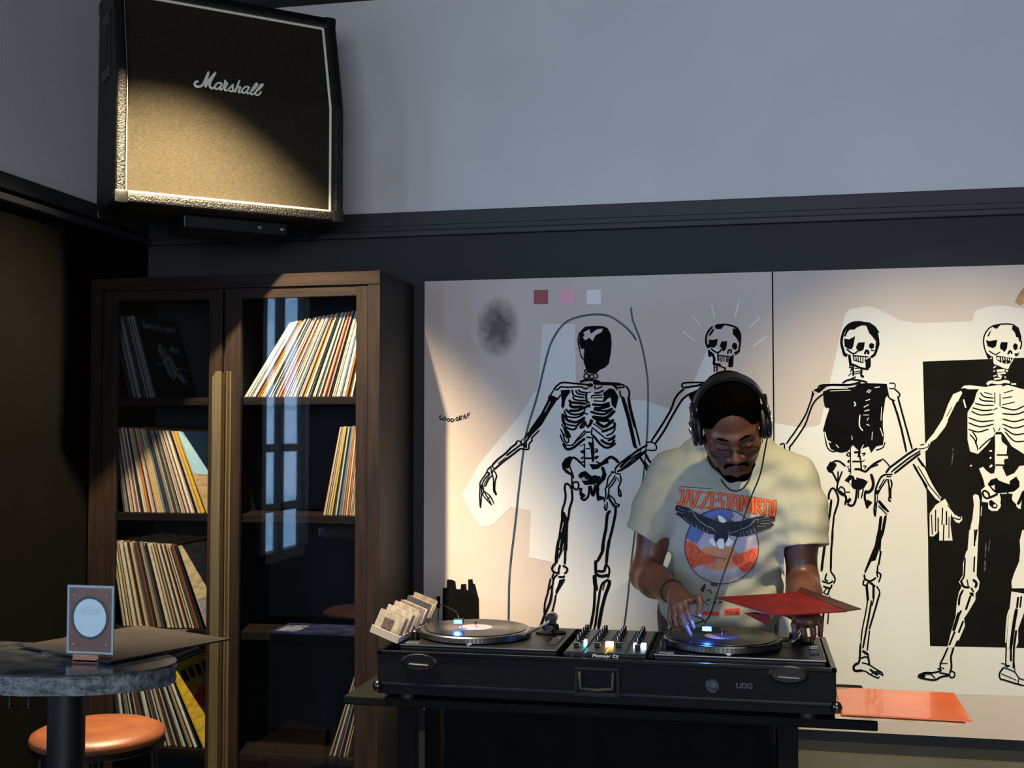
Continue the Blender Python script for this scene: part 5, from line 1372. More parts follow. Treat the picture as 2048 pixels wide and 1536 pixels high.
# ================================================================ the person
class Field:
    """signed distance grid with smooth unions; polygonised with surface nets"""

    def __init__(self, lo, hi, h):
        self.lo = np.array(lo, float)
        self.h = h
        self.n = np.ceil((np.array(hi, float) - self.lo) / h).astype(int) + 1
        self.v = np.full(self.n, 0.06, np.float32)

    def region(self, lo, hi):
        i0 = np.clip(np.floor((np.array(lo) - self.lo) / self.h).astype(int), 0, self.n - 1)
        i1 = np.clip(np.ceil((np.array(hi) - self.lo) / self.h).astype(int) + 1, 1, self.n)
        ax = [(self.lo[k] + self.h * np.arange(i0[k], i1[k])).astype(np.float32) for k in range(3)]
        sl = tuple(slice(i0[k], i1[k]) for k in range(3))
        return sl, ax[0][:, None, None], ax[1][None, :, None], ax[2][None, None, :]

    def put(self, sl, d, k, sub=False):
        a = self.v[sl]
        if sub:
            h = np.maximum(k - np.abs(a + d), 0) / max(k, 1e-6)
            self.v[sl] = np.maximum(a, -d) + h * h * k * 0.25
        else:
            h = np.maximum(k - np.abs(a - d), 0) / max(k, 1e-6)
            self.v[sl] = np.minimum(a, d) - h * h * k * 0.25

    def cone(self, a, b, ra, rb, k=0.01, sub=False, sy=1.0):
        """round cone; sy < 1 flattens it along y"""
        a, b = np.array(a, float), np.array(b, float)
        m = max(ra, rb) / min(sy, 1) + 0.045
        sl, X, Yy, Z = self.region(np.minimum(a, b) - m, np.maximum(a, b) + m)
        ys = 1.0 / sy
        ba = b - a
        ba_ = ba * (1, ys, 1)
        px, py, pz = X - a[0], (Yy - a[1]) * ys, Z - a[2]
        den = max(float((ba_ ** 2).sum()), 1e-9)
        t = np.clip((px * ba_[0] + py * ba_[1] + pz * ba_[2]) / den, 0, 1)
        d = np.sqrt((px - t * ba_[0]) ** 2 + (py - t * ba_[1]) ** 2 + (pz - t * ba_[2]) ** 2) - (ra + (rb - ra) * t)
        self.put(sl, (d * min(sy, 1)).astype(np.float32), k, sub)

    def chain(self, pts, rs, k=0.01):
        for i in range(len(pts) - 1):
            self.cone(pts[i], pts[i + 1], rs[i], rs[i + 1], k)

    def ell(self, c, r, R=None, k=0.01, sub=False):
        c = np.array(c, float)
        r = np.array(r, float)
        m = float(r.max()) + 0.04
        sl, X, Yy, Z = self.region(c - m, c + m)
        p = [X - c[0], Yy - c[1], Z - c[2]]
        if R is not None:
            Rm = np.array(R)
            p = [p[0] * Rm[0][j] + p[1] * Rm[1][j] + p[2] * Rm[2][j] for j in range(3)]
        k0 = np.sqrt(sum((p[j] / r[j]) ** 2 for j in range(3)))
        k1 = np.sqrt(sum((p[j] / r[j] ** 2) ** 2 for j in range(3))) + 1e-9
        d = k0 * (k0 - 1) / k1
        self.put(sl, d.astype(np.float32), k, sub)

    def cut(self, c, nrm, k=0.002, box=None):
        """remove what lies on the side the normal points to, inside the box"""
        lo, hi = box
        sl, X, Yy, Z = self.region(lo, hi)
        d = -((X - c[0]) * nrm[0] + (Yy - c[1]) * nrm[1] + (Z - c[2]) * nrm[2])
        self.put(sl, d.astype(np.float32), k, True)

    def ripple(self, fn):
        sl, X, Yy, Z = self.region(self.lo, self.lo + self.h * (self.n - 1))
        near = np.abs(self.v) < 0.03
        self.v = np.where(near, self.v + fn(X, Yy, Z).astype(np.float32), self.v)

    def nets(self):
        v = self.v
        s = v < 0
        nx, ny, nz = v.shape
        cs = [s[i:nx - 1 + i, j:ny - 1 + j, k:nz - 1 + k] for i in (0, 1) for j in (0, 1) for k in (0, 1)]
        cnt = sum(c.astype(np.int8) for c in cs)
        mask = (cnt > 0) & (cnt < 8)
        idx = np.full(mask.shape, -1, np.int64)
        cells = np.argwhere(mask)
        idx[mask] = np.arange(len(cells))
        ofs = np.array([(i, j, k) for i in (0, 1) for j in (0, 1) for k in (0, 1)])
        val = np.stack([v[cells[:, 0] + o[0], cells[:, 1] + o[1], cells[:, 2] + o[2]] for o in ofs], 1)
        acc = np.zeros((len(cells), 3))
        num = np.zeros(len(cells))
        for a in range(8):
            for b in range(a + 1, 8):
                if np.abs(ofs[a] - ofs[b]).sum() != 1:
                    continue
                va, vb = val[:, a], val[:, b]
                m = (va < 0) != (vb < 0)
                t = np.where(m, va / np.where(np.abs(va - vb) < 1e-12, 1, va - vb), 0)
                p = ofs[a][None] + t[:, None] * (ofs[b] - ofs[a])[None]
                acc += np.where(m[:, None], p, 0)
                num += m
        P = self.lo + self.h * (cells + acc / num[:, None])
        F = []
        # an edge along each axis with a sign change gives one quad
        for ax in range(3):
            o1, o2 = [(1, 2), (2, 0), (0, 1)][ax]
            sa = [slice(1, -1)] * 3
            sa[ax] = slice(0, v.shape[ax] - 1)
            sb = list(sa)
            sb[ax] = slice(1, v.shape[ax])
            A, Bs = s[tuple(sa)], s[tuple(sb)]
            ch = np.argwhere(A != Bs)
            if not len(ch):
                continue
            ins = A[tuple(ch.T)]
            base = ch.copy()
            for q in range(3):
                if q != ax:
                    base[:, q] += 1

            def cell(d1, d2):
                c = base.copy()
                c[:, o1] -= d1
                c[:, o2] -= d2
                return idx[c[:, 0], c[:, 1], c[:, 2]]
            q = np.stack([cell(0, 0), cell(1, 0), cell(1, 1), cell(0, 1)], 1)
            q[~ins] = q[~ins][:, ::-1]
            F.append(q)
        F = np.concatenate(F)
        return P, F

    def build(self, name, m, parent, label=None):
        P, F = self.nets()
        off = ROOT[parent.name] if parent is not None else Vector((0, 0, 0))
        me = bpy.data.meshes.new(name)
        me.vertices.add(len(P))
        me.vertices.foreach_set('co', (P - np.array(off)).astype(np.float32).ravel())
        me.loops.add(F.size)
        me.loops.foreach_set('vertex_index', F.ravel().astype(np.int32))
        me.polygons.add(len(F))
        me.polygons.foreach_set('loop_start', np.arange(0, F.size, 4, dtype=np.int32))
        me.polygons.foreach_set('use_smooth', np.ones(len(F), bool))
        me.update(calc_edges=True)
        me.validate()
        me.materials.append(m)
        o = bpy.data.objects.new(name, me)
        COL.objects.link(o)
        if parent is not None:
            o.parent = parent
            ROOT[o.name] = off
        if label:
            o['label'] = label
        return o


SKIN = mat('dark_brown_skin', (88, 53, 38), 0.45, rgb2=(72, 42, 30), vscale=14, bump=0.08, bscale=350)
HAIR = mat('short_black_hair', (5, 4, 4), 1.0, var=0.3, vscale=200, bump=0.9, bscale=420, spec=0.0)
SHIRT = mat('pale_cotton_jersey', (152, 151, 138), 0.9, spec=0.15, rgb2=(144, 143, 130), vscale=7, bump=0.25, bscale=600)
JEAN = mat('dark_trousers', (26, 28, 34), 0.8, var=0.15, vscale=30)

HC = at(1461, 845, 3.31)
HS = 1.08                     # centre of the head between the ears
TH, RO = math.radians(38), math.radians(6.5)
# head axes: right (viewer's right), front (face), up
R_pitch = Matrix.Rotation(-TH, 3, 'X')       # nod towards the viewer (face looks along -Y)
R_roll = Matrix.Rotation(-RO, 3, 'Y')
HR = R_roll @ Matrix.Rotation(math.radians(3), 3, 'Z') @ Matrix.Rotation(TH, 3, 'X')


def hp(x, f, z):
    """head-local point: x to the viewer's right, f towards the face, z up"""
    return HC + HR @ Vector((x, -f, z)) * HS


HRn = [[HR[i][j] for j in range(3)] for i in range(3)]
person = empty('person', (at(1450, 1200, 3.80).x, 3.82, 0), 'person in headphones, glasses and a printed pale T-shirt bending over the decks', 'person')

sh_l, sh_r = at(1340, 948, 3.66), at(1590, 958, 3.64)
el_l, el_r = at(1290, 1150, 3.60), at(1606, 1166, 3.625)
wr_l, wr_r = at(1358, 1192, 3.385), at(1612, 1233, 3.40)
neck_b = at(1462, 915, 3.64)
chest = at(1455, 1020, 3.66)
belly = at(1440, 1185, 3.755)
hips = at(1436, 1330, 3.83)

fd = Field((-0.42, 3.16, 0.80), (0.34, 4.02, 1.76), 0.0032)
# ---- head
fd.ell(hp(0, -0.012, 0.036), (0.0832, 0.1069, 0.0950), HRn, 0.01)
fd.ell(hp(0, 0.030, -0.030), (0.0713, 0.0713, 0.0950), HRn, 0.03)
for s_ in (-1, 1):
    fd.cone(hp(s_ * 0.058, 0.000, -0.055), hp(s_ * 0.022, 0.068, -0.102), 0.020, 0.020, 0.03)
    fd.ell(hp(s_ * 0.040, 0.062, -0.036), (0.0281, 0.0259, 0.0238), HRn, 0.025)
    fd.cone(hp(s_ * 0.046, 0.072, 0.014), hp(s_ * 0.012, 0.088, 0.012), 0.010, 0.010, 0.02)
fd.ell(hp(0, 0.076, -0.108), (0.0281, 0.0216, 0.0216), HRn, 0.025)
for s_ in (-1, 1):
    fd.ell(hp(s_ * 0.032, 0.100, -0.010), (0.0194, 0.0173, 0.0130), HRn, 0.012, True)
    fd.ell(hp(s_ * 0.031, 0.079, -0.012), (0.0178, 0.0135, 0.0135), HRn, 0.004)
    fd.cone(hp(s_ * 0.020, 0.0905, -0.0135), hp(s_ * 0.044, 0.086, -0.0135), 0.0032, 0.0028, 0.003)
fd.cone(hp(0, 0.090, 0.002), hp(0, 0.112, -0.038), 0.0095, 0.0125, 0.014)
for s_ in (-1, 1):
    fd.ell(hp(s_ * 0.014, 0.100, -0.043), (0.0113, 0.0130, 0.0097), HRn, 0.008)
    fd.ell(hp(s_ * 0.0075, 0.108, -0.051), (0.0043, 0.0054, 0.0043), HRn, 0.004, True)
fd.cone(hp(-0.018, 0.090, -0.0715), hp(0, 0.0985, -0.0685), 0.0055, 0.0062, 0.006)
fd.cone(hp(0.018, 0.090, -0.0715), hp(0, 0.0985, -0.0685), 0.0055, 0.0062, 0.006)
fd.cone(hp(-0.015, 0.089, -0.080), hp(0.015, 0.089, -0.080), 0.0070, 0.0070, 0.006)
fd.cone(hp(-0.006, 0.0965, -0.0805), hp(0.006, 0.0965, -0.0805), 0.0062, 0.0062, 0.006)
fd.cone(hp(-0.022, 0.1015, -0.0752), hp(0.022, 0.1015, -0.0752), 0.0022, 0.0022, 0.002, True)
for s_ in (-1, 1):
    fd.ell(hp(s_ * 0.080, -0.012, -0.012), (0.0086, 0.0194, 0.0324), HRn, 0.008)
# ---- neck, trunk, arms
fd.cone(hp(0, -0.028, -0.050), neck_b, 0.056, 0.064, 0.03)
fd.cone(neck_b, at(1462, 960, 3.67), 0.062, 0.08, 0.04)
fd.cone(sh_l, sh_r, 0.050, 0.050, 0.05)
fd.cone(chest, belly, 0.140, 0.140, 0.05, sy=0.72)
fd.cone(belly, hips, 0.140, 0.145, 0.05, sy=0.75)


def lerp(a, b, t):
    return a + (b - a) * t


fd.chain([sh_l, lerp(sh_l, el_l, 0.35), lerp(sh_l, el_l, 0.62), el_l], [0.048, 0.046, 0.051, 0.043], 0.02)
fd.chain([el_l, lerp(el_l, wr_l, 0.3), wr_l], [0.043, 0.047, 0.029], 0.03)
fd.chain([sh_r, lerp(sh_r, el_r, 0.35), lerp(sh_r, el_r, 0.62), el_r], [0.048, 0.046, 0.051, 0.044], 0.02)
fd.chain([el_r, lerp(el_r, wr_r, 0.3), wr_r], [0.044, 0.047, 0.029], 0.03)


def finger(pts, r0=0.0085, r1=0.0068):
    P = [at(*p) for p in pts]
    rs = [r0 + (r1 - r0) * i / (len(P) - 1) for i in range(len(P))]
    fd.chain(P, rs, 0.004)


# viewer's left hand, fingers down on the record
pk = [at(1386, 1200, 3.345), at(1370, 1205, 3.335), at(1356, 1209, 3.337), at(1346, 1210, 3.350)]
for q in pk:
    fd.cone(lerp(wr_l, q, 0.05), q, 0.021, 0.0125, 0.016)
fd.cone(lerp(wr_l, pk[1], 0.4), lerp(wr_l, pk[3], 0.5), 0.018, 0.017, 0.02)
finger([(1384, 1199, 3.345), (1398, 1196, 3.330), (1401, 1212, 3.315), (1398, 1228, 3.305)], 0.0120, 0.0085)      # thumb
finger([(1370, 1205, 3.335), (1375, 1224, 3.315), (1381, 1240, 3.312), (1387, 1254, 3.315)], 0.0100, 0.0074)      # index
finger([(1357, 1209, 3.335), (1363, 1232, 3.312), (1371, 1252, 3.308), (1380, 1269, 3.312)], 0.0100, 0.0076)      # middle
finger([(1349, 1211, 3.342), (1350, 1234, 3.322), (1354, 1250, 3.318), (1360, 1264, 3.322)], 0.0095, 0.0072)      # ring
finger([(1343, 1210, 3.352), (1340, 1228, 3.340), (1342, 1242, 3.336), (1346, 1254, 3.338)], 0.0085, 0.0064)      # little
# viewer's right hand under the sleeve, fingers hanging
pk = [at(1592, 1238, 3.318), at(1607, 1243, 3.308), at(1623, 1243, 3.310), at(1636, 1237, 3.322)]
for q in pk:
    fd.cone(lerp(wr_r, q, 0.05), q, 0.022, 0.0125, 0.016)
fd.cone(lerp(wr_r, pk[0], 0.5), lerp(wr_r, pk[3], 0.6), 0.018, 0.017, 0.02)
finger([(1592, 1238, 3.318), (1588, 1250, 3.304), (1590, 1262, 3.302), (1592, 1272, 3.308)], 0.0098, 0.0072)
finger([(1607, 1243, 3.308), (1606, 1258, 3.292), (1608, 1268, 3.292), (1611, 1278, 3.298)], 0.0098, 0.0074)
finger([(1623, 1243, 3.310), (1626, 1258, 3.296), (1627, 1268, 3.296), (1626, 1277, 3.302)], 0.0094, 0.0072)
finger([(1636, 1237, 3.322), (1641, 1251, 3.312), (1641, 1261, 3.312), (1639, 1270, 3.318)], 0.0084, 0.0064)
finger([(1600, 1232, 3.335), (1582, 1230, 3.318), (1572, 1226, 3.300), (1566, 1222, 3.288)], 0.0120, 0.0085)      # thumb along the sleeve
body = fd.build('body', SKIN, person, 'dark brown skin')

# ---- hair
fh = Field((HC.x - 0.14, HC.y - 0.16, HC.z - 0.16), (HC.x + 0.14, HC.y + 0.18, HC.z + 0.18), 0.003)
fh.ell(hp(0, -0.014, 0.041), (0.0885, 0.111, 0.0985), HRn, 0.004)
bb = (np.array(HC) - 0.2, np.array(HC) + 0.2)
fh.ell(hp(0, 0.102, -0.002), (0.074, 0.062, 0.098), HRn, 0.006, True)
fh.ell(hp(0, 0.060, -0.085), (0.12, 0.085, 0.075), HRn, 0.010, True)
fh.cut(hp(0, 0, -0.045), HR @ Vector((0, 0, -1.0)), 0.010, bb)
fh.ripple(lambda X, Y_, Z: 0.0022 * np.sin(X * 640 + 3 * np.sin(Z * 210)) * np.sin(Y_ * 600) * np.sin(Z * 660 + 2 * np.sin(X * 190)))
fh.build('hair', HAIR, person, 'short cropped black hair')
# ---- beard and brows
fb_ = Field((HC.x - 0.12, HC.y - 0.20, HC.z - 0.24), (HC.x + 0.14, HC.y + 0.10, HC.z + 0.06), 0.0025)
for s_ in (-1, 1):
    fb_.chain([hp(s_ * 0.040, 0.062, -0.096), hp(s_ * 0.016, 0.082, -0.112)], [0.012, 0.019], 0.01)
    fb_.chain([hp(s_ * 0.002, 0.0995, -0.0605), hp(s_ * 0.018, 0.0940, -0.0640), hp(s_ * 0.0275, 0.0830, -0.0780), hp(s_ * 0.026, 0.0740, -0.0980)], [0.0048, 0.0052, 0.0046, 0.0070], 0.004)
    fb_.chain([hp(s_ * 0.014, 0.0975, 0.016), hp(s_ * 0.032, 0.0915, 0.020), hp(s_ * 0.050, 0.0775, 0.014)], [0.0032, 0.0038, 0.0024], 0.002)
fb_.cone(hp(-0.012, 0.086, -0.111), hp(0.012, 0.086, -0.111), 0.0135, 0.0135, 0.01)
fb_.build('beard', HAIR, person, 'short black beard, moustache and eyebrows')

# ---- T-shirt
fs_ = Field((-0.46, 3.36, 0.82), (0.40, 4.02, 1.62), 0.0042)
sc_ = at(1458, 985, 3.665)
fs_.cone(at(1400, 1000, 3.665), at(1512, 1000, 3.66), 0.128, 0.128, 0.05, sy=0.86)
fs_.cone(at(1396, 1090, 3.695), at(1502, 1090, 3.69), 0.118, 0.118, 0.06, sy=0.95)
fs_.cone(at(1396, 1200, 3.735), at(1494, 1200, 3.735), 0.125, 0.118, 0.06, sy=0.95)
fs_.cone(at(1392, 1330, 3.79), at(1490, 1330, 3.79), 0.135, 0.13, 0.06, sy=0.95)
fs_.cone(at(1345, 944, 3.665), at(1430, 905, 3.655), 0.064, 0.058, 0.05)
fs_.cone(at(1585, 952, 3.645), at(1500, 905, 3.645), 0.064, 0.058, 0.05)
fs_.cone(at(1425, 915, 3.64), at(1500, 915, 3.64), 0.075, 0.075, 0.05)
hem_l, hem_r = at(1292, 1076, 3.628), at(1606, 1094, 3.598)
fs_.chain([at(1340, 950, 3.66), at(1318, 1010, 3.645), hem_l + (hem_l - sh_l).normalized() * 0.05], [0.068, 0.073, 0.073], 0.035)
fs_.chain([at(1592, 960, 3.64), at(1604, 1030, 3.62), hem_r + (hem_r - sh_r).normalized() * 0.05], [0.068, 0.073, 0.073], 0.035)
# creases pulled from the armpits and across the belly
for p, q, r_ in (((1556, 1075, 3.545), (1486, 1120, 3.53), 0.016), ((1562, 1110, 3.56), (1510, 1190, 3.575), 0.018), ((1362, 1110, 3.55), (1378, 1170, 3.56), 0.012),
                 ((1540, 1180, 3.60), (1470, 1215, 3.585), 0.016), ((1345, 1190, 3.61), (1400, 1215, 3.60), 0.014), ((1578, 1000, 3.545), (1588, 1060, 3.53), 0.009),
                 ((1318, 960, 3.565), (1308, 1050, 3.545), 0.009), ((1338, 985, 3.56), (1347, 1050, 3.54), 0.009), ((1400, 905, 3.575), (1385, 960, 3.55), 0.010), ((1560, 1045, 3.54), (1505, 1072, 3.525), 0.011), ((1552, 1130, 3.57), (1528, 1230, 3.60), 0.014), ((1535, 1095, 3.55), (1500, 1150, 3.56), 0.010), ((1365, 1200, 3.60), (1352, 1260, 3.63), 0.012), ((1600, 990, 3.54), (1618, 1070, 3.52), 0.010)):
    fs_.cone(at(*p), at(*q), r_, r_ * 0.55, 0.035, True)
fs_.ripple(lambda X, Y_, Z: 0.0022 * np.sin(X * 38 + Z * 55) + 0.0016 * np.sin(X * 71 - Z * 33 + 1.0) + 0.0018 * np.sin(X * 24 - Z * 92 + 2.0 * np.sin(X * 17)))
box_l = (np.array(hem_l) - 0.15, np.array(hem_l) + 0.15)


def hemcut(c, n_, side):
    lo, hi = np.array(c) - np.array((0.105, 0.12, 0.13)), np.array(c) + np.array((0.105, 0.12, 0.05))
    if side < 0:
        hi[0] = at(1341, 1080, 3.6).x
    else:
        lo[0] = at(1571, 1100, 3.6).x
    fs_.cut(c, n_, 0.003, (lo, hi))


hemcut(hem_l, (hem_l - sh_l).normalized() * 0.92 + Vector((-0.25, 0, -0.1)), -1)
hemcut(hem_r, (hem_r - sh_r).normalized(), 1)
# hollow sleeves and neck opening
fs_.cone(hem_l - (hem_l - sh_l).normalized() * 0.012 + Vector((0.010, 0, 0)), el_l, 0.057, 0.052, 0.003, True)
fs_.cone(hem_r - (hem_r - sh_r).normalized() * 0.012, el_r, 0.057, 0.052, 0.003, True)
fs_.cone(hp(0, -0.028, -0.050), lerp(hp(0, -0.028, -0.050), neck_b, 0.75), 0.072, 0.074, 0.006, True)
shirt = fs_.build('tshirt', SHIRT, person, 'pale grey printed cotton T-shirt')

# ---- trousers and shoes, hidden behind the table
ft = Field((-0.36, 3.55, 0.03), (0.30, 4.10, 1.00), 0.009)
hx = hips
for s_ in (-1, 1):
    hj = Vector((hips.x + s_ * 0.085, 3.83, 0.90))
    kn = Vector((hips.x + s_ * 0.11, 3.79, 0.50))
    an = Vector((hips.x + s_ * 0.13, 3.86, 0.10))
    ft.chain([hj, kn, an], [0.105, 0.075, 0.062], 0.04)
ft.cone((hips.x - 0.05, 3.83, 0.92), (hips.x + 0.05, 3.83, 0.92), 0.125, 0.125, 0.05, sy=0.9)
ft.build('trousers', JEAN, person, 'dark trousers')
for s_ in (-1, 1):
    fk = Field((hips.x + s_ * 0.13 - 0.08, 3.66, 0.0), (hips.x + s_ * 0.13 + 0.08, 3.98, 0.14), 0.006)
    fk.cone((hips.x + s_ * 0.13, 3.89, 0.052), (hips.x + s_ * 0.14, 3.72, 0.042), 0.045, 0.036, 0.02)
    fk.cone((hips.x + s_ * 0.13, 3.88, 0.05), (hips.x + s_ * 0.13, 3.87, 0.11), 0.045, 0.045, 0.02)
    fk.cut((0, 0, 0.008), (0, 0, -1), 0.002, ((-9, -9, -9), (9, 9, 9)))
    fk.build('shoe', RUB, person)

# ---- print on the shirt, laid onto the cloth
sP, sF = fs_.nets()
BVH = BVHTree.FromPolygons([tuple(p) for p in sP], [tuple(f) for f in sF])


def onshirt(p, off):
    h_, n_, i_, d_ = BVH.ray_cast(Vector((p.x, 3.2, p.z)), Vector((0, 1, 0)))
    if h_ is None:
        return Vector((p.x, 3.7, p.z))
    return Vector((h_.x, h_.y - off, h_.z))


class Print:
    def __init__(self, layer):
        self.bm = bmesh.new()
        self.off = 0.0012 + 0.0006 * layer

    def poly(self, pts):
        vs = [self.bm.verts.new((p.x, 0, p.z)) for p in pts]
        try:
            f = self.bm.faces.new(vs)
        except ValueError:
            return
        return f

    def add(self, ox, oy, s, txt):
        for line in txt.split(';'):
            tk = line.split()
            if not tk:
                continue
            c = [float(q) for q in ' '.join(tk[1:]).replace(',', ' ').split()]
            pts = [Vector((ox + c[i] / s, oy + c[i + 1] / s)) for i in range(0, len(c) - 1, 2)]
            if tk[0] == 'f':
                self.poly([at(p.x, p.y, 3.54) for p in pts])
            else:
                wd = float(tk[0][1:]) / s
                vs, fs = ribbon(pts, wd)
                for f in fs:
                    self.poly([at(vs[i].x, vs[i].y, 3.54) for i in f])
                for p in pts[1:-1]:
                    self.poly([at(p.x + wd * 0.48 * math.cos(k * math.pi / 4), p.y + wd * 0.48 * math.sin(k * math.pi / 4), 3.54) for k in range(8)])
        return self

    def build(self, name, m, label=None):
        bm = self.bm
        bmesh.ops.triangulate(bm, faces=bm.faces)
        for _ in range(5):
            es = [e_ for e_ in bm.edges if e_.calc_length() > 0.011]
            if not es:
                break
            bmesh.ops.subdivide_edges(bm, edges=es, cuts=1)
            bmesh.ops.triangulate(bm, faces=bm.faces)
        bm.verts.index_update()
        mb = MB()
        mb.raw([onshirt(v.co, self.off) for v in bm.verts], [tuple(v.index for v in f.verts) for f in bm.faces])
        bm.free()
        o = mb.build(name, m, shirt, fix=False, smooth='all')
        if label:
            o['label'] = label
        return o


def pm(n_, c, c2=None):
    return mat('print_' + n_, c, 0.8, rgb2=c2 or tuple(int(x * 0.9) for x in c), vscale=60)


Q = (1330, 970, 6.4)
LET = ('180,70 226,76;220,76 214,215 190,255 158,236;252,258 290,80 326,84 340,275;268,196 336,202;352,88 432,94 362,280 442,286;452,94 566,104 468,288 562,296;656,112 604,108 592,294 664,300;598,202 652,206;'
       '764,126 704,118 694,190 742,230 732,308 672,304;772,128 856,138;812,132 802,310;842,322 872,140 928,148 940,328;862,246 932,250;'
       '972,330 988,150 1020,250 1048,158 1056,342;1082,168 1130,172 1130,352 1082,348 1082,168;1162,364 1172,180 1222,188 1220,262 1178,270 1236,374;1240,194 1332,204;1286,198 1276,384;1352,208 1408,216 1400,398 1348,390 1352,208')
Print(0).add(*Q, ';'.join('w48 ' + q for q in LET.split(';'))).build('lettering_outline', pm('maroon', (74, 30, 22)))
Print(1).add(*Q, ';'.join('w33 ' + q for q in LET.split(';'))).build('shirt_lettering', pm('orange', (226, 92, 44)), 'orange block lettering reading JAZZ ESTA MORTO')
Print(0).add(*Q, 'w13 180,26 250,29; w13 258,30 330,33; w13 338,35 412,39; w13 432,41 500,45; w13 508,46 588,50').build('small_line_of_print', pm('ink', (24, 28, 40)))
n_ = 44
circ = [(722 + 478 * math.cos(2 * math.pi * k / n_), 808 + 500 * math.sin(2 * math.pi * k / n_)) for k in range(n_)]
Print(0).add(*Q, 'f ' + ' '.join('%g,%g' % p for p in circ)).build('print_roundel', pm('haze', (150, 150, 160), (164, 150, 148)), 'round landscape print')
Print(1).add(*Q, 'f 256,700 290,570 360,440 480,360 640,315 760,310 860,330 880,420 700,480 480,640 430,720 400,770 330,730').build('print_sky', pm('sky_blue', (84, 104, 150)))
Print(1).add(*Q, 'f 470,830 560,800 860,800 930,880 900,920 900,1080 700,1130 500,1090 480,930').build('print_desert', pm('tan', (196, 132, 92)))
Print(2).add(*Q, 'f 252,735 330,730 400,790 450,850 520,890 640,925 640,1000 540,1030 430,1050 350,1100 290,1020 255,900; f 1194,820 1090,830 1030,870 920,905 860,930 860,1020 920,1060 1010,1160 1120,1110 1180,980').build('print_canyon', pm('rust', (206, 84, 44)))
Print(3).add(*Q, 'w10 270,800 330,790 350,850 300,880 330,930; w10 380,830 430,840 420,900 390,880; w10 300,960 360,1000 330,1060; w10 400,940 460,950 450,1010; w10 480,920 540,960; w10 560,930 620,960; w14 640,945 770,970; w10 880,960 930,1000 900,1050; w10 960,930 1000,960 970,1020; w10 1040,900 1090,880 1060,960; w10 1100,860 1150,900 1110,960; w10 1020,1060 1080,1000 1120,1020; w10 960,1080 1010,1120; w10 1150,980 1120,1060').build('print_canyon_lines', pm('dark_rust', (120, 40, 26)))
Print(4).add(*Q, 'w11 ' + ' '.join('%g,%g' % p for p in circ + circ[:1])).build('roundel_outline', pm('navy', (30, 32, 52)))
Print(5).add(*Q, 'f 640,640 560,640 480,600 300,510 200,430 130,380 200,385 125,330 170,335 125,290 180,295 140,262 240,280 290,290 350,330 440,380 560,430 660,470; f 640,455 700,490 800,475 805,700 762,760 742,690 700,690 642,742 625,680; f 795,480 960,470 1120,420 1230,400 1290,395 1260,420 1410,410 1330,440 1415,465 1340,480 1400,510 1310,520 1360,550 1200,610 1060,660 940,680 800,650').build('print_eagle', pm('black', (24, 26, 34)), 'black eagle with spread wings')
Print(6).add(*Q, 'f 672,402 700,396 745,420 790,468 742,494 692,470; f 600,680 640,750 650,805 600,780 556,730; f 682,700 750,705 760,832 692,832 660,772; f 812,680 880,740 832,792 782,802 770,770').build('print_eagle_white', pm('white', (226, 222, 210)))
Print(6).add(*Q, 'w7 300,350 345,330 380,400 440,470 520,530 600,560 640,600; w5 230,420 300,480; w5 330,480 350,540; w5 390,510 410,575; w5 440,540 455,600; w5 490,560 500,620; w5 540,580 545,632; w5 160,300 240,330; w5 150,345 240,370; w7 860,620 940,590 1020,560 1100,510 1150,450 1200,440 1190,490; w5 1220,440 1340,425; w5 1230,470 1350,455; w5 1220,500 1340,498; w5 1180,540 1290,530; w5 960,610 970,670; w5 1000,600 1015,662; w5 1045,590 1065,645; w5 1090,570 1115,630; w5 1130,555 1165,610; w6 820,580 840,640; w6 800,600 830,680').build('print_feather_lines', pm('pale_grey', (170, 172, 170)))
V = (1320, 1140, 5.12)
Print(0).add(*V, 'f 345,455 605,470 600,515 345,500; f 650,440 815,432 818,500 652,508').build('print_red_boxes', pm('red', (186, 62, 48)))
vs, fs = text_mesh('TOUR', 0.0125, 0, 0.0003)
pr = Print(2)
c = at(1320 + 668 / 5.12, 1140 + 492 / 5.12, 3.54)
for f in fs:
    pr.poly([Vector((c.x + vs[i].x * 1.15, 0, c.z + vs[i].y)) for i in f])
pr.build('tour_lettering', pm('maroon', (74, 30, 22)), 'small lettering reading TOUR')
Print(2).add(*V, 'f 400,240 440,180 460,180 445,240 430,270; w14 470,250 500,240 520,270; w22 470,345 500,340; w22 540,370 560,365; w22 600,370 620,365; w10 430,350 480,400').build('print_lower_figure', pm('ink', (24, 28, 40)))

# ---- necklace
nk = [(1423, 905, 3.60), (1432, 935, 3.545), (1444, 965, 3.525), (1462, 982, 3.52), (1482, 980, 3.52), (1497, 962, 3.53), (1506, 935, 3.55), (1512, 905, 3.60)]
pts = []
for u, v, y in nk:
    p = at(u, v, 3.52)
    q = onshirt(p, 0.003)
    pts.append(q if q.y < 3.69 else at(u, v, y))
MB().tube(smoothpts(pts, 5), 0.0021, 6).build('necklace', BLKM, person, smooth='all', label='thin dark chain necklace')
# ---- wrist cuff
d_ = (wr_l - el_l).normalized()
cw = lerp(el_l, wr_l, 0.80)
MB().lathe([(0.036, -0.006), (0.0375, 0), (0.036, 0.006)], cw, d_, 28, cap=False).build('bracelet', RUB, person, smooth='all', label='black wristband')

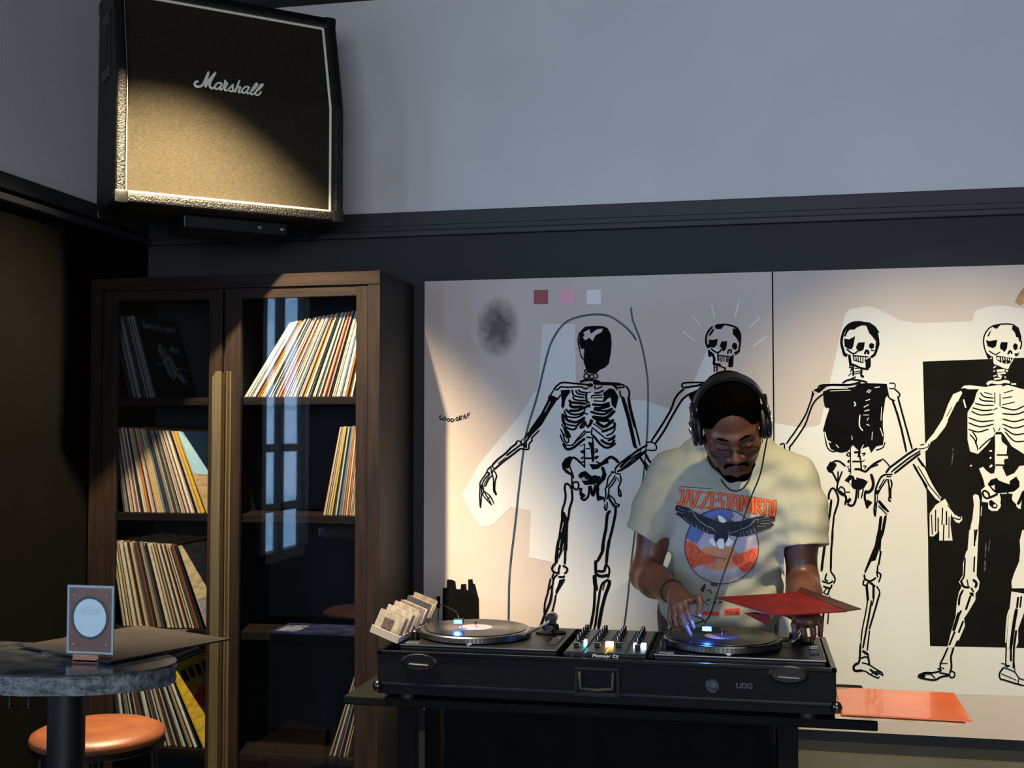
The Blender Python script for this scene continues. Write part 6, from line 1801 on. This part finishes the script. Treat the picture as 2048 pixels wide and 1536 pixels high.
# ================================================================ headphones
hpn = empty('headphones', hp(0, 0, 0.11), 'black over-ear headphones worn by the person, cable hanging down', 'headphones')
HPM = mat('satin_black_plastic', (20, 20, 21), 0.3, var=0.1, vscale=40)
PADM = mat('black_ear_pad', (14, 14, 14), 0.55, var=0.15, vscale=60)
band = MB()
bp = []
for k in range(33):
    a = math.pi * k / 32
    bp.append((0.091 * math.cos(a), -0.008, 0.030 + 0.112 * math.sin(a)))
vs, fs = [], []
for i, (x, f, z) in enumerate(bp):
    a = math.pi * i / 32
    nx_, nz_ = math.cos(a), math.sin(a)
    for dr, df in ((-0.004, -0.014), (-0.004, 0.014), (0.005, 0.012), (0.005, -0.012)):
        vs.append(hp(x + nx_ * dr, f + df, z + nz_ * dr))
    if i:
        b_ = 4 * i
        for k in range(4):
            j = (k + 1) % 4
            fs.append((b_ - 4 + k, b_ - 4 + j, b_ + j, b_ + k))
fs += [(3, 2, 1, 0), (128, 129, 130, 131)]
band.raw(vs, fs).build('headband', HPM, hpn, smooth=True)
for s_ in (-1, 1):
    ax_ = HR @ Vector((s_, 0, 0))
    c = hp(s_ * 0.0745, -0.006, -0.012)
    cu = MB().lathe([(0.034, 0.016), (0.049, 0.017), (0.051, 0.022), (0.048, 0.028), (0.036, 0.031), (0.004, 0.032)], c, ax_, 32)
    o_ = cu.build('ear_cup', HPM, hpn, smooth=True)
    MB().lathe([(0.030, 0.0), (0.046, 0.002), (0.051, 0.008), (0.048, 0.015), (0.032, 0.017)], c, ax_, 32, cap=False).build('ear_pad', PADM, o_, smooth='all')
    MB().lathe([(0.026, 0.0315), (0.026, 0.0335), (0.018, 0.0335), (0.018, 0.0315)], c, ax_, 28, cap=False).build('cup_ring', STEEL, o_, smooth=True)
    yk = MB()
    for g_ in (-1, 1):
        yk.tube([hp(s_ * 0.094, -0.006 + g_ * 0.010, 0.060), hp(s_ * 0.099, -0.006 + g_ * 0.032, 0.036), hp(s_ * 0.097, -0.006 + g_ * 0.0425, -0.004)], 0.0038, 8)
    yk.build('yoke', HPM, hpn, smooth='all')
    MB().cyl(hp(s_ * 0.092, -0.006, 0.040), 0.007, 0.034, HR @ Vector((0, 0, 1)), n=14).build('slider', HPM, hpn, smooth=True)
cab_pts = [hp(0.094, -0.002, -0.052), at(1529, 905, 3.37), at(1520, 950, 3.41), at(1500, 1000, 3.45), at(1472, 1080, 3.46), at(1443, 1160, 3.46), at(1419, 1232, 3.50), at(1404, 1243, 3.56), at(1376, 1250, 3.575), at(1345, 1256, 3.565), at(1330, 1262, 3.53)]
MB().tube(smoothpts(cab_pts, 8), 0.0022, 8).build('cable', RUB, hpn, smooth='all', label='thin black headphone cable')

# ================================================================ glasses
gls = empty('eyeglasses', hp(0, 0.105, -0.008), 'thin dark framed oval eyeglasses worn low by the person', 'glasses')
GFM = mat('dark_glasses_frame', (30, 26, 26), 0.25, 0.4, var=0.05)
for s_ in (-1, 1):
    ring_ = []
    for k in range(36):
        a = 2 * math.pi * k / 36
        ring_.append(hp(s_ * 0.0335 + 0.0262 * math.cos(a), 0.108 - 0.06 * abs(s_ * 0.0335 + 0.0262 * math.cos(a)) ** 1.2, -0.013 + 0.0135 * math.sin(a) * (1 + 0.12 * math.cos(4 * a))))
    MB().tube(ring_, 0.0016, 8, closed=True).build('rim', GFM, gls, smooth='all')
    MB().raw(ring_, [tuple(range(36))]).build('lens', glass_mat('spectacle_lens_%d' % (s_ + 1), (236, 236, 238)), gls, fix=False)
    MB().tube([hp(s_ * 0.058, 0.101, -0.011), hp(s_ * 0.072, 0.085, -0.008), hp(s_ * 0.0795, 0.02, -0.002)], 0.0016, 6).build('temple', GFM, gls, smooth='all')
MB().tube(smoothpts([hp(-0.0095, 0.1075, -0.010), hp(0, 0.1105, -0.007), hp(0.0095, 0.1075, -0.010)], 5), 0.0016, 8).build('bridge', GFM, gls, smooth='all')

# ================================================================ red gatefold sleeve in the hands
RED = mat('red_record_sleeve', (112, 13, 12), 0.6, spec=0.2, rgb2=(88, 9, 10), vscale=10)
REDB = mat('dark_maroon_sleeve_back', (52, 18, 14), 0.5, var=0.1, vscale=10)
gf = empty('record_sleeve', at(1580, 1205, 3.30), 'open red gatefold record sleeve held over the turntable by the person', 'record')


def board(pts, th_, name, m, label=None):
    return corners_box(pts, th_, name, m, gf, label=label)


pl = [at(1431, 1194, 3.35), at(1549, 1231, 3.07), at(1694, 1222, 3.24), at(1600, 1184, 3.455)]
board(pl, 0.003, 'front_panel', RED, 'bright red panel')
pu = [at(1596, 1182, 3.462), at(1694, 1221, 3.246), at(1722, 1217, 3.262), at(1602, 1174, 3.485)]
board(pu, 0.003, 'folded_back_panel', REDB, 'dark maroon panel edge')
pc = [at(1489, 1226, 3.20), at(1538, 1251, 3.16), at(1541, 1230, 3.165), at(1512, 1224, 3.21)]
board(pc, 0.002, 'inner_sleeve_corner', RED, 'red inner sleeve corner')
